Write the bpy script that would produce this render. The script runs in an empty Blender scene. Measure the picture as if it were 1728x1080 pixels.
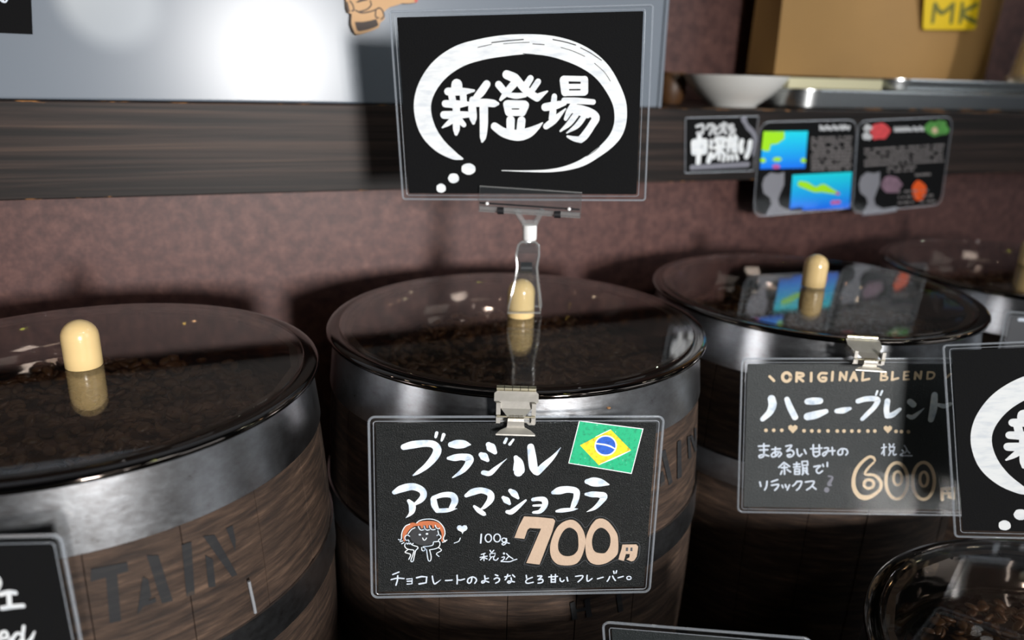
import bpy, bmesh, math, random
import numpy as np
from mathutils import Matrix, Vector
S = bpy.context.scene
COL = S.collection
random.seed(7)

# ------------------------------------------------------------------ camera
F = 1280.0; PIT = math.radians(18.07); ROL = math.radians(1.72); YAW = math.radians(22.1)
_r0 = np.array([1., 0, 0]); _u0 = np.array([0, math.sin(PIT), math.cos(PIT)]); _f0 = np.array([0, math.cos(PIT), -math.sin(PIT)])
_W = np.array([[math.cos(YAW), math.sin(YAW), 0], [-math.sin(YAW), math.cos(YAW), 0], [0, 0, 1.]])
RG = _W @ (math.cos(ROL) * _r0 + math.sin(ROL) * _u0)
UP = _W @ (-math.sin(ROL) * _r0 + math.cos(ROL) * _u0)
FW = _W @ _f0
CP = np.array([0, 0, 1.2])
cam = bpy.data.cameras.new('camera'); cam_o = bpy.data.objects.new('camera', cam); COL.objects.link(cam_o)
cam.sensor_fit = 'HORIZONTAL'; cam.sensor_width = 36.0; cam.lens = F * 36 / 1728
cam.clip_start = 0.02; cam.clip_end = 30
cam_o.matrix_world = Matrix(((RG[0], UP[0], -FW[0], CP[0]), (RG[1], UP[1], -FW[1], CP[1]), (RG[2], UP[2], -FW[2], CP[2]), (0, 0, 0, 1)))
cam.dof.use_dof = True; cam.dof.focus_distance = 0.525; cam.dof.aperture_fstop = 3.8
S.camera = cam_o

# ------------------------------------------------------------------ world, lights, exposure
w = bpy.data.worlds.new('world'); S.world = w; w.use_nodes = True
w.node_tree.nodes['Background'].inputs[0].default_value = (0.75, 0.85, 1.0, 1)
w.node_tree.nodes['Background'].inputs[1].default_value = 0.02
S.view_settings.view_transform = 'Standard'; S.view_settings.look = 'None'
S.view_settings.exposure = 0.0; S.view_settings.gamma = 1.0; S.view_settings.use_curve_mapping = False
S.cycles.transparent_max_bounces = 24

def lamp(name, kind, loc, tgt, power, color=(1, 1, 1), **kw):
    d = bpy.data.lights.new(name, kind); d.energy = power; d.color = color
    for k, v in kw.items(): setattr(d, k, v)
    o = bpy.data.objects.new(name, d); COL.objects.link(o); o.location = loc
    if tgt is not None:
        o.rotation_euler = (Vector(tgt) - Vector(loc)).to_track_quat('-Z', 'Y').to_euler()
    return o
def key_window():
    o = lamp('shop_window_light', 'AREA', (0.36, -2.6, 1.38), (0.12, 0.60, 1.06), 6.8, (1.0, 0.98, 0.96), shape='RECTANGLE', size=0.36, size_y=0.50); o.data.spread = math.radians(39)
key_window()
lamp('right_fill_light', 'AREA', (2.7, -1.5, 1.95), (0.5, 0.5, 1.1), 13, (0.88, 0.94, 1.0), shape='RECTANGLE', size=1.3, size_y=1.5)  # added soft fill from the right, gives the steel trays a pale reflection
lamp('floor_daylight', 'SPOT', (1.9, -1.9, 3.3), (1.55, -1.35, 0.0), 900, (0.95, 0.97, 1.0), spot_size=math.radians(42), spot_blend=0.5, shadow_soft_size=0.2)
lamp('shelf_lamp', 'SPOT', (1.75, -0.35, 1.95), (1.17, 0.93, 1.40), 42, (1.0, 0.93, 0.82), spot_size=math.radians(21), spot_blend=0.8, shadow_soft_size=0.05)
for bx_, by_, bz_, pw, cl in [(3.57, 0.92, 2.59, 2.4, (1, .72, .45)), (2.95, 0.55, 2.55, 1.6, (1, .75, .5)), (2.77, 0.28, 2.59, 1.4, (.9, 1, .75)), (1.98, 0.40, 2.59, 1.4, (.95, 1, .85)), (1.72, 0.46, 2.6, 1.4, (.95, 1, .85)),
        (0.58, -0.10, 2.59, 1.0, (.75, 1, .12)), (0.02, -1.40, 2.58, 1.4, (1, .85, .75)), (-1.21, 0.28, 2.59, 1.2, (1, .7, .5)), (-1.47, 0.76, 2.59, 1.8, (1, .95, .75)), (-1.85, 0.17, 2.57, 1.2, (1, .7, .4)), (-1.88, -0.16, 2.58, 0.9, (1, .8, .15)), (-2.3, 1.0, 2.58, 2.0, (1, .9, .8))]:
    lamp('ceiling_bulb_lamp', 'POINT', (bx_, by_, bz_), None, pw * 1.6, cl, shadow_soft_size=0.026)
lamp('ceiling_panel_lamp', 'AREA', (1.26, -1.10, 2.60), (1.26, -1.10, 0), 9.0, (0.93, 0.97, 1.0), shape='RECTANGLE', size=0.50, size_y=0.42)
lamp('ceiling_strip_lamp', 'AREA', (0.66, -1.42, 2.60), (0.66, -1.42, 0), 2.4, (1.0, 0.93, 0.86), shape='RECTANGLE', size=0.62, size_y=0.14)
lamp('tube_lamp', 'AREA', (1.0, -2.2, 1.9), (0.9, 0.6, 1.0), 2.0, (0.92, 0.96, 1.0), shape='RECTANGLE', size=0.07, size_y=0.9)
lamp('added_circle_spot', 'SPOT', (-0.55, -1.2, 1.75), (-0.0635, 0.768, 1.249), 150, (1.0, 0.93, 0.8), spot_size=math.radians(2.15), spot_blend=0.3, shadow_soft_size=0.01)  # added narrow spot, only draws the pale round patch on the metal board

# ------------------------------------------------------------------ materials
def mat(name):
    m = bpy.data.materials.new(name); m.use_nodes = True
    nt = m.node_tree; b = nt.nodes['Principled BSDF']; return m, nt, b
def N(nt, t, **kw):
    n = nt.nodes.new(t)
    for k, v in kw.items(): setattr(n, k, v)
    return n
def plain(name, col, rough=0.5, metal=0.0, bump=0, bscale=200, var=0, vscale=40, spec=None, coat=0):
    m, nt, b = mat(name)
    b.inputs['Base Color'].default_value = (*col, 1); b.inputs['Roughness'].default_value = rough; b.inputs['Metallic'].default_value = metal
    if spec is not None: b.inputs['Specular IOR Level'].default_value = spec
    if coat: b.inputs['Coat Weight'].default_value = coat
    tc = N(nt, 'ShaderNodeTexCoord')
    if var:
        n = N(nt, 'ShaderNodeTexNoise'); n.inputs['Scale'].default_value = vscale; n.inputs['Detail'].default_value = 5
        nt.links.new(tc.outputs['Object'], n.inputs['Vector'])
        mx = N(nt, 'ShaderNodeMix', data_type='RGBA'); mx.inputs[6].default_value = (*[c * (1 - var) for c in col], 1); mx.inputs[7].default_value = (*[min(1, c * (1 + var)) for c in col], 1)
        nt.links.new(n.outputs['Fac'], mx.inputs[0]); nt.links.new(mx.outputs[2], b.inputs['Base Color'])
    if bump:
        n = N(nt, 'ShaderNodeTexNoise'); n.inputs['Scale'].default_value = bscale; n.inputs['Detail'].default_value = 3
        nt.links.new(tc.outputs['Object'], n.inputs['Vector'])
        bp = N(nt, 'ShaderNodeBump'); bp.inputs['Strength'].default_value = bump; bp.inputs['Distance'].default_value = 0.001
        nt.links.new(n.outputs['Fac'], bp.inputs['Height']); nt.links.new(bp.outputs['Normal'], b.inputs['Normal'])
    return m
def ramp_mat(name, stops, scale=(1, 1, 1), nscale=10, detail=6, rough=0.6, bump=0.2, metal=0.0, rvar=0, distort=0, rot=(0, 0, 0), bdist=0.0006, spec=0.4, rough_n=0.6):
    """noise stretched along chosen axes driving a colour ramp"""
    m, nt, b = mat(name)
    tc = N(nt, 'ShaderNodeTexCoord'); mp = N(nt, 'ShaderNodeMapping'); mp.inputs['Scale'].default_value = scale; mp.inputs['Rotation'].default_value = rot
    n = N(nt, 'ShaderNodeTexNoise'); n.inputs['Scale'].default_value = nscale; n.inputs['Detail'].default_value = detail; n.inputs['Distortion'].default_value = distort; n.inputs['Roughness'].default_value = rough_n
    r = N(nt, 'ShaderNodeValToRGB')
    while len(r.color_ramp.elements) < len(stops): r.color_ramp.elements.new(0.5)
    for e, (p, c) in zip(r.color_ramp.elements, stops): e.position = p; e.color = (*c, 1)
    nt.links.new(tc.outputs['Object'], mp.inputs['Vector']); nt.links.new(mp.outputs['Vector'], n.inputs['Vector'])
    nt.links.new(n.outputs['Fac'], r.inputs['Fac']); nt.links.new(r.outputs['Color'], b.inputs['Base Color'])
    b.inputs['Roughness'].default_value = rough; b.inputs['Metallic'].default_value = metal; b.inputs['Specular IOR Level'].default_value = spec
    if rvar:
        mr = N(nt, 'ShaderNodeMapRange'); mr.inputs[3].default_value = rough - rvar; mr.inputs[4].default_value = rough + rvar
        nt.links.new(n.outputs['Fac'], mr.inputs[0]); nt.links.new(mr.outputs[0], b.inputs['Roughness'])
    if bump:
        bp = N(nt, 'ShaderNodeBump'); bp.inputs['Strength'].default_value = bump; bp.inputs['Distance'].default_value = bdist
        nt.links.new(n.outputs['Fac'], bp.inputs['Height']); nt.links.new(bp.outputs['Normal'], b.inputs['Normal'])
    return m
def clear(name, tint=(1, 1, 1), ior=1.45, rough=0.03, haze=0.0, bump=0, hazecol=(.8, .85, .9), boost=1.0):
    """thin clear plastic: see-through mixed with a mirror by Fresnel, plus a little milky scatter"""
    m = bpy.data.materials.new(name); m.use_nodes = True; nt = m.node_tree; nt.nodes.clear()
    out = N(nt, 'ShaderNodeOutputMaterial'); tr = N(nt, 'ShaderNodeBsdfTransparent'); tr.inputs[0].default_value = (*tint, 1)
    gl = N(nt, 'ShaderNodeBsdfGlossy'); gl.inputs['Roughness'].default_value = rough; gl.inputs['Color'].default_value = (1, 1, 1, 1)
    fr = N(nt, 'ShaderNodeFresnel'); fr.inputs['IOR'].default_value = ior
    mul = N(nt, 'ShaderNodeMath', operation='MULTIPLY'); mul.inputs[1].default_value = boost; mul.use_clamp = True
    nt.links.new(fr.outputs[0], mul.inputs[0])
    gm = N(nt, 'ShaderNodeNewGeometry'); io = N(nt, 'ShaderNodeMapRange'); io.inputs[3].default_value = ior; io.inputs[4].default_value = 1 / ior
    nt.links.new(gm.outputs['Backfacing'], io.inputs[0]); nt.links.new(io.outputs[0], fr.inputs['IOR'])
    mx = N(nt, 'ShaderNodeMixShader'); nt.links.new(mul.outputs[0], mx.inputs[0])
    base = tr.outputs[0]
    if haze:
        df = N(nt, 'ShaderNodeBsdfDiffuse'); df.inputs[0].default_value = (*hazecol, 1)
        m2 = N(nt, 'ShaderNodeMixShader'); m2.inputs[0].default_value = haze
        nt.links.new(tr.outputs[0], m2.inputs[1]); nt.links.new(df.outputs[0], m2.inputs[2]); base = m2.outputs[0]
    nt.links.new(base, mx.inputs[1]); nt.links.new(gl.outputs[0], mx.inputs[2]); nt.links.new(mx.outputs[0], out.inputs[0])
    if bump:
        tc = N(nt, 'ShaderNodeTexCoord'); n = N(nt, 'ShaderNodeTexNoise'); n.inputs['Scale'].default_value = 30
        nt.links.new(tc.outputs['Object'], n.inputs['Vector'])
        bp = N(nt, 'ShaderNodeBump'); bp.inputs['Strength'].default_value = bump; bp.inputs['Distance'].default_value = 0.002
        nt.links.new(n.outputs['Fac'], bp.inputs['Height']); nt.links.new(bp.outputs['Normal'], gl.inputs['Normal']); nt.links.new(bp.outputs['Normal'], fr.inputs['Normal'])
    return m

M = {}
M['paper'] = plain('black_card', (0.0045, 0.0045, 0.005), 0.8, bump=0.3, bscale=900, spec=0.1)
M['leather'] = plain('black_grained_card', (0.004, 0.005, 0.005), 0.36, bump=1.0, bscale=1300, spec=0.3)
M['greycard'] = plain('hazy_green_grey_card', (0.016, 0.020, 0.021), 0.5, bump=0.6, bscale=1200, var=0.3, vscale=300)  # lifted grey also carries the reflected haze of the tan-lettered card
M['white'] = ramp_mat('white_brush_paint', [(0.25, (0.62, 0.66, 0.72)), (0.5, (0.80, 0.82, 0.84)), (0.8, (0.86, 0.87, 0.88))], (1, 1, 4), 60, 3, 0.55, 0.1)
M['bluewhite'] = ramp_mat('bluish_white_brush_paint', [(0.28, (0.36, 0.45, 0.58)), (0.48, (0.68, 0.75, 0.83)), (0.7, (0.88, 0.90, 0.92))], (1, 1, 1), 110, 3, 0.5, 0.1)
M['chalk'] = plain('pale_blue_marker', (0.62, 0.68, 0.78), 0.6, var=0.15, vscale=300)
M['greychalk'] = plain('grey_marker', (0.20, 0.20, 0.24), 0.7, var=0.2, vscale=200)
M['lightgrey'] = plain('light_grey_marker', (0.55, 0.56, 0.58), 0.7, var=0.15, vscale=200)
M['tan'] = plain('tan_kraft_paper', (0.52, 0.38, 0.28), 0.75, var=0.10, vscale=120, bump=0.2, bscale=500)
M['tanmark'] = plain('tan_marker', (0.68, 0.52, 0.34), 0.6, var=0.1, vscale=200)
M['outline'] = plain('grey_pencil_outline', (0.06, 0.065, 0.075), 0.7)
M['darkgrey'] = plain('scribbled_grey', (0.025, 0.026, 0.030), 0.7, var=0.6, vscale=500)
M['orange'] = plain('orange_brown_marker', (0.50, 0.14, 0.05), 0.65, var=0.3, vscale=250)
M['flagwhite'] = plain('flag_white_paper', (0.85, 0.87, 0.88), 0.6)
def crayon(name, c, mn=0.55):
    return ramp_mat(name, [(0.30, tuple(x * .55 for x in c)), (0.48, c), (0.66, c), (0.78, (0.8, 0.85, 0.82))], (1, 1, 1), 420, 4, 0.6, 0.1)
M['green'] = crayon('green_crayon', (0.0, 0.42, 0.19)); M['yellow'] = crayon('yellow_crayon', (0.88, 0.66, 0.01)); M['blue'] = crayon('blue_crayon', (0.008, 0.10, 0.55))
M['film'] = clear('clear_laminate', (0.98, 0.985, 0.985), 1.40, 0.10, 0.0015, bump=0.03)
M['film_edge'] = clear('laminate_edge', (0.9, 0.92, 0.94), 1.9, 0.18, 0.16, hazecol=(.75, .8, .88))
M['lid'] = clear('clear_lid_plastic', (0.90, 0.88, 0.86), 1.5, 0.02, 0.001, hazecol=(.5, .45, .4), boost=1.0)
M['bowl'] = plain('dull_steel_bowl', (0.085, 0.072, 0.064), 0.07, 1.0, var=0.12, vscale=30)
M['cream'] = plain('cream_plastic', (0.76, 0.55, 0.26), 0.22, coat=0.4)
M['hoop'] = ramp_mat('galvanised_hoop', [(0.27, (0.16, 0.12, 0.10)), (0.36, (0.33, 0.325, 0.33)), (0.60, (0.40, 0.41, 0.43)), (0.78, (0.48, 0.46, 0.43))], (1, 1, 1.6), 110, 10, 0.30, 0.15, 1.0, 0.07, rough_n=0.72)
M['wood'] = ramp_mat('barrel_oak', [(0.28, (0.009, 0.006, 0.005)), (0.45, (0.030, 0.017, 0.011)), (0.58, (0.058, 0.034, 0.022)), (0.78, (0.15, 0.090, 0.058))], (3, 3, 26), 9, 9, 0.72, 0.8, rot=(0.22, 0.12, 0), rough_n=0.68, bdist=0.001)
M['gap'] = plain('stave_gap', (0.006, 0.004, 0.003), 0.9)
M['stencil'] = ramp_mat('black_stencil_paint', [(0.35, (0.010, 0.010, 0.012)), (0.6, (0.016, 0.016, 0.017)), (0.78, (0.05, 0.034, 0.025))], (3, 3, 26), 9, 9, 0.75, 0.5, rot=(0.22, 0.12, 0), rough_n=0.68)
def beam_mat():
    m = ramp_mat('stained_shelf_wood', [(0.30, (0.006, 0.005, 0.0045)), (0.44, (0.011, 0.008, 0.007)), (0.58, (0.034, 0.022, 0.018)), (0.75, (0.085, 0.052, 0.036))], (0.55, 6, 30), 3.2, 8, 0.5, 0.35, distort=1.2, rough_n=0.6, spec=0.2)
    nt = m.node_tree; b = nt.nodes['Principled BSDF']; src = b.inputs['Base Color'].links[0].from_socket
    tc = N(nt, 'ShaderNodeTexCoord'); sp = N(nt, 'ShaderNodeSeparateXYZ'); nt.links.new(tc.outputs['Object'], sp.inputs[0])
    d = N(nt, 'ShaderNodeMath', operation='SUBTRACT'); nt.links.new(sp.outputs[2], d.inputs[0]); d.inputs[1].default_value = 0.04135
    ab = N(nt, 'ShaderNodeMath', operation='ABSOLUTE'); nt.links.new(d.outputs[0], ab.inputs[0])
    mr = N(nt, 'ShaderNodeMapRange'); mr.inputs[1].default_value = 0.0370; mr.inputs[2].default_value = 0.0413; mr.inputs[3].default_value = -0.42; mr.inputs[4].default_value = 0.02; nt.links.new(ab.outputs[0], mr.inputs[0])
    mp = N(nt, 'ShaderNodeMapping'); mp.inputs['Scale'].default_value = (60, 60, 260); nt.links.new(tc.outputs['Object'], mp.inputs[0])
    n = N(nt, 'ShaderNodeTexNoise'); n.inputs['Scale'].default_value = 1.0; n.inputs['Detail'].default_value = 3; nt.links.new(mp.outputs[0], n.inputs[0])
    ad = N(nt, 'ShaderNodeMath', operation='ADD'); nt.links.new(n.outputs['Fac'], ad.inputs[0]); nt.links.new(mr.outputs[0], ad.inputs[1])
    th = N(nt, 'ShaderNodeMapRange'); th.inputs[1].default_value = 0.56; th.inputs[2].default_value = 0.64; nt.links.new(ad.outputs[0], th.inputs[0])
    mx = N(nt, 'ShaderNodeMix', data_type='RGBA'); mx.inputs[7].default_value = (0.30, 0.14, 0.05, 1); nt.links.new(src, mx.inputs[6]); nt.links.new(th.outputs[0], mx.inputs[0]); nt.links.new(mx.outputs[2], b.inputs['Base Color'])
    return m
M['beam'] = beam_mat()
M['ledge'] = plain('stained_ledge_wood', (0.022, 0.015, 0.012), 0.5, var=0.3, vscale=20, spec=0.2)
M['wear'] = plain('bare_wood_wear', (0.42, 0.22, 0.10), 0.7)
M['wall'] = ramp_mat('speckled_brown_wall', [(0.30, (0.034, 0.014, 0.013)), (0.48, (0.078, 0.033, 0.029)), (0.62, (0.125, 0.056, 0.046)), (0.74, (0.26, 0.14, 0.11))], (1, 1, 1), 70, 9, 0.5, 0.25, rough_n=0.75)
M['panel'] = plain('white_metal_panel', (0.165, 0.19, 0.225), 0.26, 0.0, var=0.04, vscale=6, spec=0.26)
M['steel'] = plain('stainless_steel', (0.72, 0.74, 0.74), 0.24, 1.0, var=0.06, vscale=8)
M['nickel'] = plain('nickel_clip_steel', (0.58, 0.555, 0.51), 0.40, 0.65, var=0.2, vscale=150, bump=0.1, bscale=400)
M['zinc'] = plain('bright_zinc_wire', (0.34, 0.35, 0.37), 0.45, 0.4)
M['alu'] = plain('polished_aluminium', (0.78, 0.78, 0.82), 0.22, 0.7, var=0.1, vscale=40)
M['brass'] = plain('yellowish_hinge_steel', (0.62, 0.57, 0.42), 0.3, 1.0)
M['bean'] = plain('roasted_bean', (0.085, 0.038, 0.013), 0.33, var=0.5, vscale=40)
M['kraft'] = plain('kraft_paper', (0.36, 0.205, 0.068), 0.7, var=0.08, vscale=14, bump=0.3, bscale=60)
M['yellowtag'] = plain('yellow_label', (0.80, 0.56, 0.0), 0.5)
M['olive'] = plain('olive_ink', (0.16, 0.16, 0.02), 0.6)
M['porcelain'] = plain('white_porcelain', (0.74, 0.74, 0.71), 0.25)
M['ivory'] = plain('ivory_plastic', (0.62, 0.58, 0.38), 0.4)
M['clear'] = clear('clear_acrylic', (0.95, 0.96, 0.96), 1.6, 0.05, 0.01)
M['clear_edge'] = clear('acrylic_edge', (0.85, 0.86, 0.86), 2.0, 0.1, 0.12, hazecol=(.8, .8, .8))
M['whiteplastic'] = plain('white_plastic', (0.82, 0.82, 0.82), 0.35)
M['black'] = plain('black_plastic', (0.012, 0.012, 0.014), 0.4)
M['dark'] = plain('dark_lining', (0.010, 0.007, 0.006), 0.8)
M['step'] = plain('dark_brown_step', (0.020, 0.014, 0.011), 0.6, var=0.2)
M['floor'] = plain('pale_floor_tile', (0.42, 0.42, 0.41), 0.5, var=0.2, vscale=4)
M['toy'] = plain('light_plywood', (0.48, 0.27, 0.11), 0.55, var=0.08, vscale=60)
M['burn'] = plain('burnt_dark_brown', (0.030, 0.014, 0.008), 0.6)
M['red'] = plain('red_paint', (0.45, 0.04, 0.02), 0.5)
M['brown'] = plain('brown_glaze', (0.08, 0.035, 0.012), 0.5, var=0.4, vscale=60)
M['cyan'] = None
def printed(name, z0, z1, c0, c1):
    """a printed map sheet: sea colours shade from pale to deep as printed on the sheet itself"""
    m, nt, b = mat(name); tc = N(nt, 'ShaderNodeTexCoord'); sp = N(nt, 'ShaderNodeSeparateXYZ'); mr = N(nt, 'ShaderNodeMapRange')
    mr.inputs[1].default_value = z0; mr.inputs[2].default_value = z1
    mx = N(nt, 'ShaderNodeMix', data_type='RGBA'); mx.inputs[6].default_value = (*c0, 1); mx.inputs[7].default_value = (*c1, 1)
    nt.links.new(tc.outputs['Object'], sp.inputs[0]); nt.links.new(sp.outputs[2], mr.inputs[0]); nt.links.new(mr.outputs[0], mx.inputs[0]); nt.links.new(mx.outputs[2], b.inputs['Base Color'])
    b.inputs['Roughness'].default_value = 0.4; return m
M['lime'] = plain('printed_green_land', (0.40, 0.85, 0.0), 0.45); M['pink'] = plain('printed_pink_mark', (0.55, 0.10, 0.35), 0.5)
M['silh'] = plain('printed_grey_figure', (0.22, 0.22, 0.25), 0.55); M['ticks'] = plain('printed_small_text', (0.20, 0.18, 0.18), 0.6)
M['flower'] = plain('printed_red_flower', (0.70, 0.06, 0.07), 0.5, var=0.4, vscale=150); M['leaf'] = plain('printed_green_leaves', (0.08, 0.30, 0.05), 0.5, var=0.6, vscale=120)
M['vermil'] = plain('printed_vermilion_mark', (0.85, 0.10, 0.0), 0.5); M['mauve'] = plain('printed_mauve_picture', (0.22, 0.13, 0.18), 0.5, var=0.5, vscale=90)
M['bluecard'] = plain('dark_blue_card', (0.012, 0.014, 0.022), 0.5); M['deepblue'] = plain('deep_blue_print', (0.02, 0.10, 0.40), 0.5)

# ------------------------------------------------------------------ object helpers
def ob(name, me, parent=None, loc=None, kind=None):
    o = bpy.data.objects.new(name, me); COL.objects.link(o)
    if parent is not None: o.parent = parent
    if loc is not None: o.location = loc
    if kind: o['kind'] = kind
    return o
def tag(o, label, cat, group=None):
    o['label'] = label; o['category'] = cat
    if group: o['group'] = group
    return o
def thing(name, label, cat, loc=(0, 0, 0), frame=None, group=None):
    o = bpy.data.objects.new(name, None); COL.objects.link(o); o.empty_display_size = 0.02
    if frame is not None:
        c, r, u, n = frame
        o.matrix_world = Matrix(((r[0], -n[0], u[0], c[0]), (r[1], -n[1], u[1], c[1]), (r[2], -n[2], u[2], c[2]), (0, 0, 0, 1)))
    else: o.location = loc
    return tag(o, label, cat, group)
class MB:
    """collects quads, boxes, tubes, lathes; build() links them as one mesh object"""
    def __init__(s): s.v = []; s.f = []; s.mi = []; s.cur = 0
    def add(s, vs, fs):
        o = len(s.v); s.v += [tuple(map(float, p)) for p in vs]; s.f += [[i + o for i in f] for f in fs]; s.mi += [s.cur] * len(fs); return s
    def box(s, x0, x1, y0, y1, z0, z1):
        return s.add([(x0, y0, z0), (x1, y0, z0), (x1, y1, z0), (x0, y1, z0), (x0, y0, z1), (x1, y0, z1), (x1, y1, z1), (x0, y1, z1)],
                     [(0, 3, 2, 1), (4, 5, 6, 7), (0, 1, 5, 4), (1, 2, 6, 5), (2, 3, 7, 6), (3, 0, 4, 7)])
    def lathe(s, prof, n=48, cx=0, cy=0, cz=0, close=False):
        vs = [(cx + r * math.cos(2 * math.pi * k / n), cy + r * math.sin(2 * math.pi * k / n), cz + z) for (r, z) in prof for k in range(n)]
        fs = []; P = len(prof)
        for i in range(P if close else P - 1):
            for k in range(n):
                a = i * n + k; b = i * n + (k + 1) % n; c = ((i + 1) % P) * n + (k + 1) % n; d = ((i + 1) % P) * n + k
                fs.append((a, b, c, d))
        return s.add(vs, fs)
    def tube(s, pts, r, n=10, closed=False, caps=True):
        pts = [Vector(p) for p in pts]; P = len(pts); rs = r if isinstance(r, (list, tuple)) else [r] * P
        vs = []; nrm = None
        for i, p in enumerate(pts):
            if closed: t = pts[(i + 1) % P] - pts[i - 1]
            else: t = pts[min(i + 1, P - 1)] - pts[max(i - 1, 0)]
            t.normalize()
            if nrm is None:
                nrm = t.orthogonal().normalized()
            else:
                nrm = (nrm - t * nrm.dot(t)).normalized()
            b = t.cross(nrm)
            for k in range(n):
                a = 2 * math.pi * k / n; vs.append(p + (nrm * math.cos(a) + b * math.sin(a)) * rs[i])
        fs = []
        for i in range(P if closed else P - 1):
            for k in range(n):
                fs.append((i * n + k, i * n + (k + 1) % n, ((i + 1) % P) * n + (k + 1) % n, ((i + 1) % P) * n + k))
        if caps and not closed:
            fs.append(tuple(range(n - 1, -1, -1))); fs.append(tuple((P - 1) * n + k for k in range(n)))
        return s.add(vs, fs)
    def prism(s, poly, y0, y1):
        """poly in local x,z; extruded along y"""
        n = len(poly); vs = [(x, y0, z) for x, z in poly] + [(x, y1, z) for x, z in poly]
        fs = [tuple(range(n)), tuple(range(2 * n - 1, n - 1, -1))] + [((i + 1) % n, i, n + i, n + (i + 1) % n) for i in range(n)]
        return s.add(vs, fs)
    def flat(s, poly, y):
        return s.add([(x, y, z) for x, z in poly], [tuple(range(len(poly)))])
    def mesh(s, name, mats, smooth=False):
        me = bpy.data.meshes.new(name); me.from_pydata(s.v, [], s.f); me.update()
        for m in (mats if isinstance(mats, (list, tuple)) else [mats]): me.materials.append(m)
        for p, mi in zip(me.polygons, s.mi): p.material_index = mi
        bm = bmesh.new(); bm.from_mesh(me); bmesh.ops.recalc_face_normals(bm, faces=bm.faces[:]); bm.to_mesh(me); bm.free()
        if smooth:
            for p in me.polygons: p.use_smooth = True
        return me
    def build(s, name, mats, parent=None, smooth=False, loc=None, kind=None, sharp=35):
        me = s.mesh(name, mats, smooth)
        if smooth and sharp: me.set_sharp_from_angle(angle=math.radians(sharp))
        return ob(name, me, parent, loc, kind)

# ------------------------------------------------------------------ reading points of the photograph back onto real planes
def ray(x, y): return (x - 864) / F * RG - (y - 540) / F * UP + FW
def on_plane(x, y, p0, n):
    d = ray(x, y); t = ((np.asarray(p0) - CP) @ n) / (d @ n); return CP + d * t
def onY(x, y, Y): return on_plane(x, y, (0, Y, 0), np.array([0, 1., 0]))
def axes(yaw, tilt, roll):
    x = np.array([math.cos(yaw), math.sin(yaw), 0]); n = np.array([math.sin(yaw), -math.cos(yaw), 0]); z = np.array([0, 0, 1.])
    up = math.cos(tilt) * z - math.sin(tilt) * n
    r = math.cos(roll) * x + math.sin(roll) * up; u = -math.sin(roll) * x + math.cos(roll) * up
    return r, u, np.cross(r, u)
class Sheet:
    """a card's own plane: turns photograph coordinates of one zoom frame into metres on the card"""
    def __init__(s, c, yaw, tilt, roll):
        s.c = np.array(c, float); s.r, s.u, s.n = axes(yaw, tilt, roll); s.frame = (s.c, s.r, s.u, s.n)
    def zoom(s, ox, oy, sc): s.ox, s.oy, s.sc = ox, oy, sc; return s
    def p(s, X, Y):
        q = on_plane(s.ox + X / s.sc, s.oy + Y / s.sc, s.c, s.n) - s.c; return (float(q @ s.r), float(q @ s.u))
    def k(s, X, Y):
        a = s.p(X, Y); b = s.p(X + 10, Y); return math.hypot(a[0] - b[0], a[1] - b[1]) / 10
LAYER = [0]
def spline(pts, sub=5):
    P = [np.array(p, float) for p in pts]
    if len(P) == 2: return [P[0] + (P[1] - P[0]) * t for t in (0, .5, 1)]
    out = []
    closed = np.allclose(P[0][:2], P[-1][:2])
    for i in range(len(P) - 1):
        a = P[i - 1] if i else (P[-2] if closed else 2 * P[0] - P[1]); b, c = P[i], P[i + 1]
        d = P[i + 2] if i + 2 < len(P) else (P[1] if closed else 2 * P[-1] - P[-2])
        for j in range(sub):
            t = j / sub
            out.append(0.5 * ((2 * b) + (c - a) * t + (2 * a - 5 * b + 4 * c - d) * t * t + (3 * b - a - 3 * c + d) * t ** 3))
    out.append(P[-1]); return out
def brush(mb, sh, pts, w=None, y=-0.00045, smooth=True, sharp=False):
    """one brush stroke: ribbon of varying width with round ends, lying on the sheet"""
    q = [(*sh.p(p[0], p[1]), (p[2] if len(p) > 2 else w) * sh.k(p[0], p[1])) for p in pts]
    if sharp:
        for a, b in zip(q[:-1], q[1:]): _ribbon(mb, [np.array(a), np.array(b)], y)
    else: _ribbon(mb, spline(q) if smooth else [np.array(a) for a in q], y)
def _ribbon(mb, P, y):
    LAYER[0] = (LAYER[0] + 1) % 12; y = y - 0.000006 * LAYER[0]
    P = [p for i, p in enumerate(P) if i == 0 or np.hypot(*(p[:2] - P[i - 1][:2])) > 1e-6]
    if len(P) < 2: return
    L = []; R = []
    for i, p in enumerate(P):
        t = P[min(i + 1, len(P) - 1)][:2] - P[max(i - 1, 0)][:2]; t = t / (np.hypot(*t) + 1e-9); n = np.array([-t[1], t[0]]); h = max(p[2], 1e-5) / 2
        L.append(p[:2] + n * h); R.append(p[:2] - n * h)
    def cap(p, t, h):
        a0 = math.atan2(t[1], t[0]); return [p + h * np.array([math.cos(a0 + s), math.sin(a0 + s)]) for s in np.linspace(math.pi / 2, -math.pi / 2, 7)]
    vs = [(a[0], y, a[1]) for a in L] + [(a[0], y, a[1]) for a in R]; n = len(P)
    fs = [(i, i + 1, n + i + 1, n + i) for i in range(n - 1)]
    mb.add(vs, fs)
    for p, q in ((P[-1], P[-2]), (P[0], P[1])):
        t = p[:2] - q[:2]; t = t / (np.hypot(*t) + 1e-9); c = cap(p[:2], t, max(p[2], 1e-5) / 2)
        mb.add([(a[0], y, a[1]) for a in c], [tuple(range(len(c)))])
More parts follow.
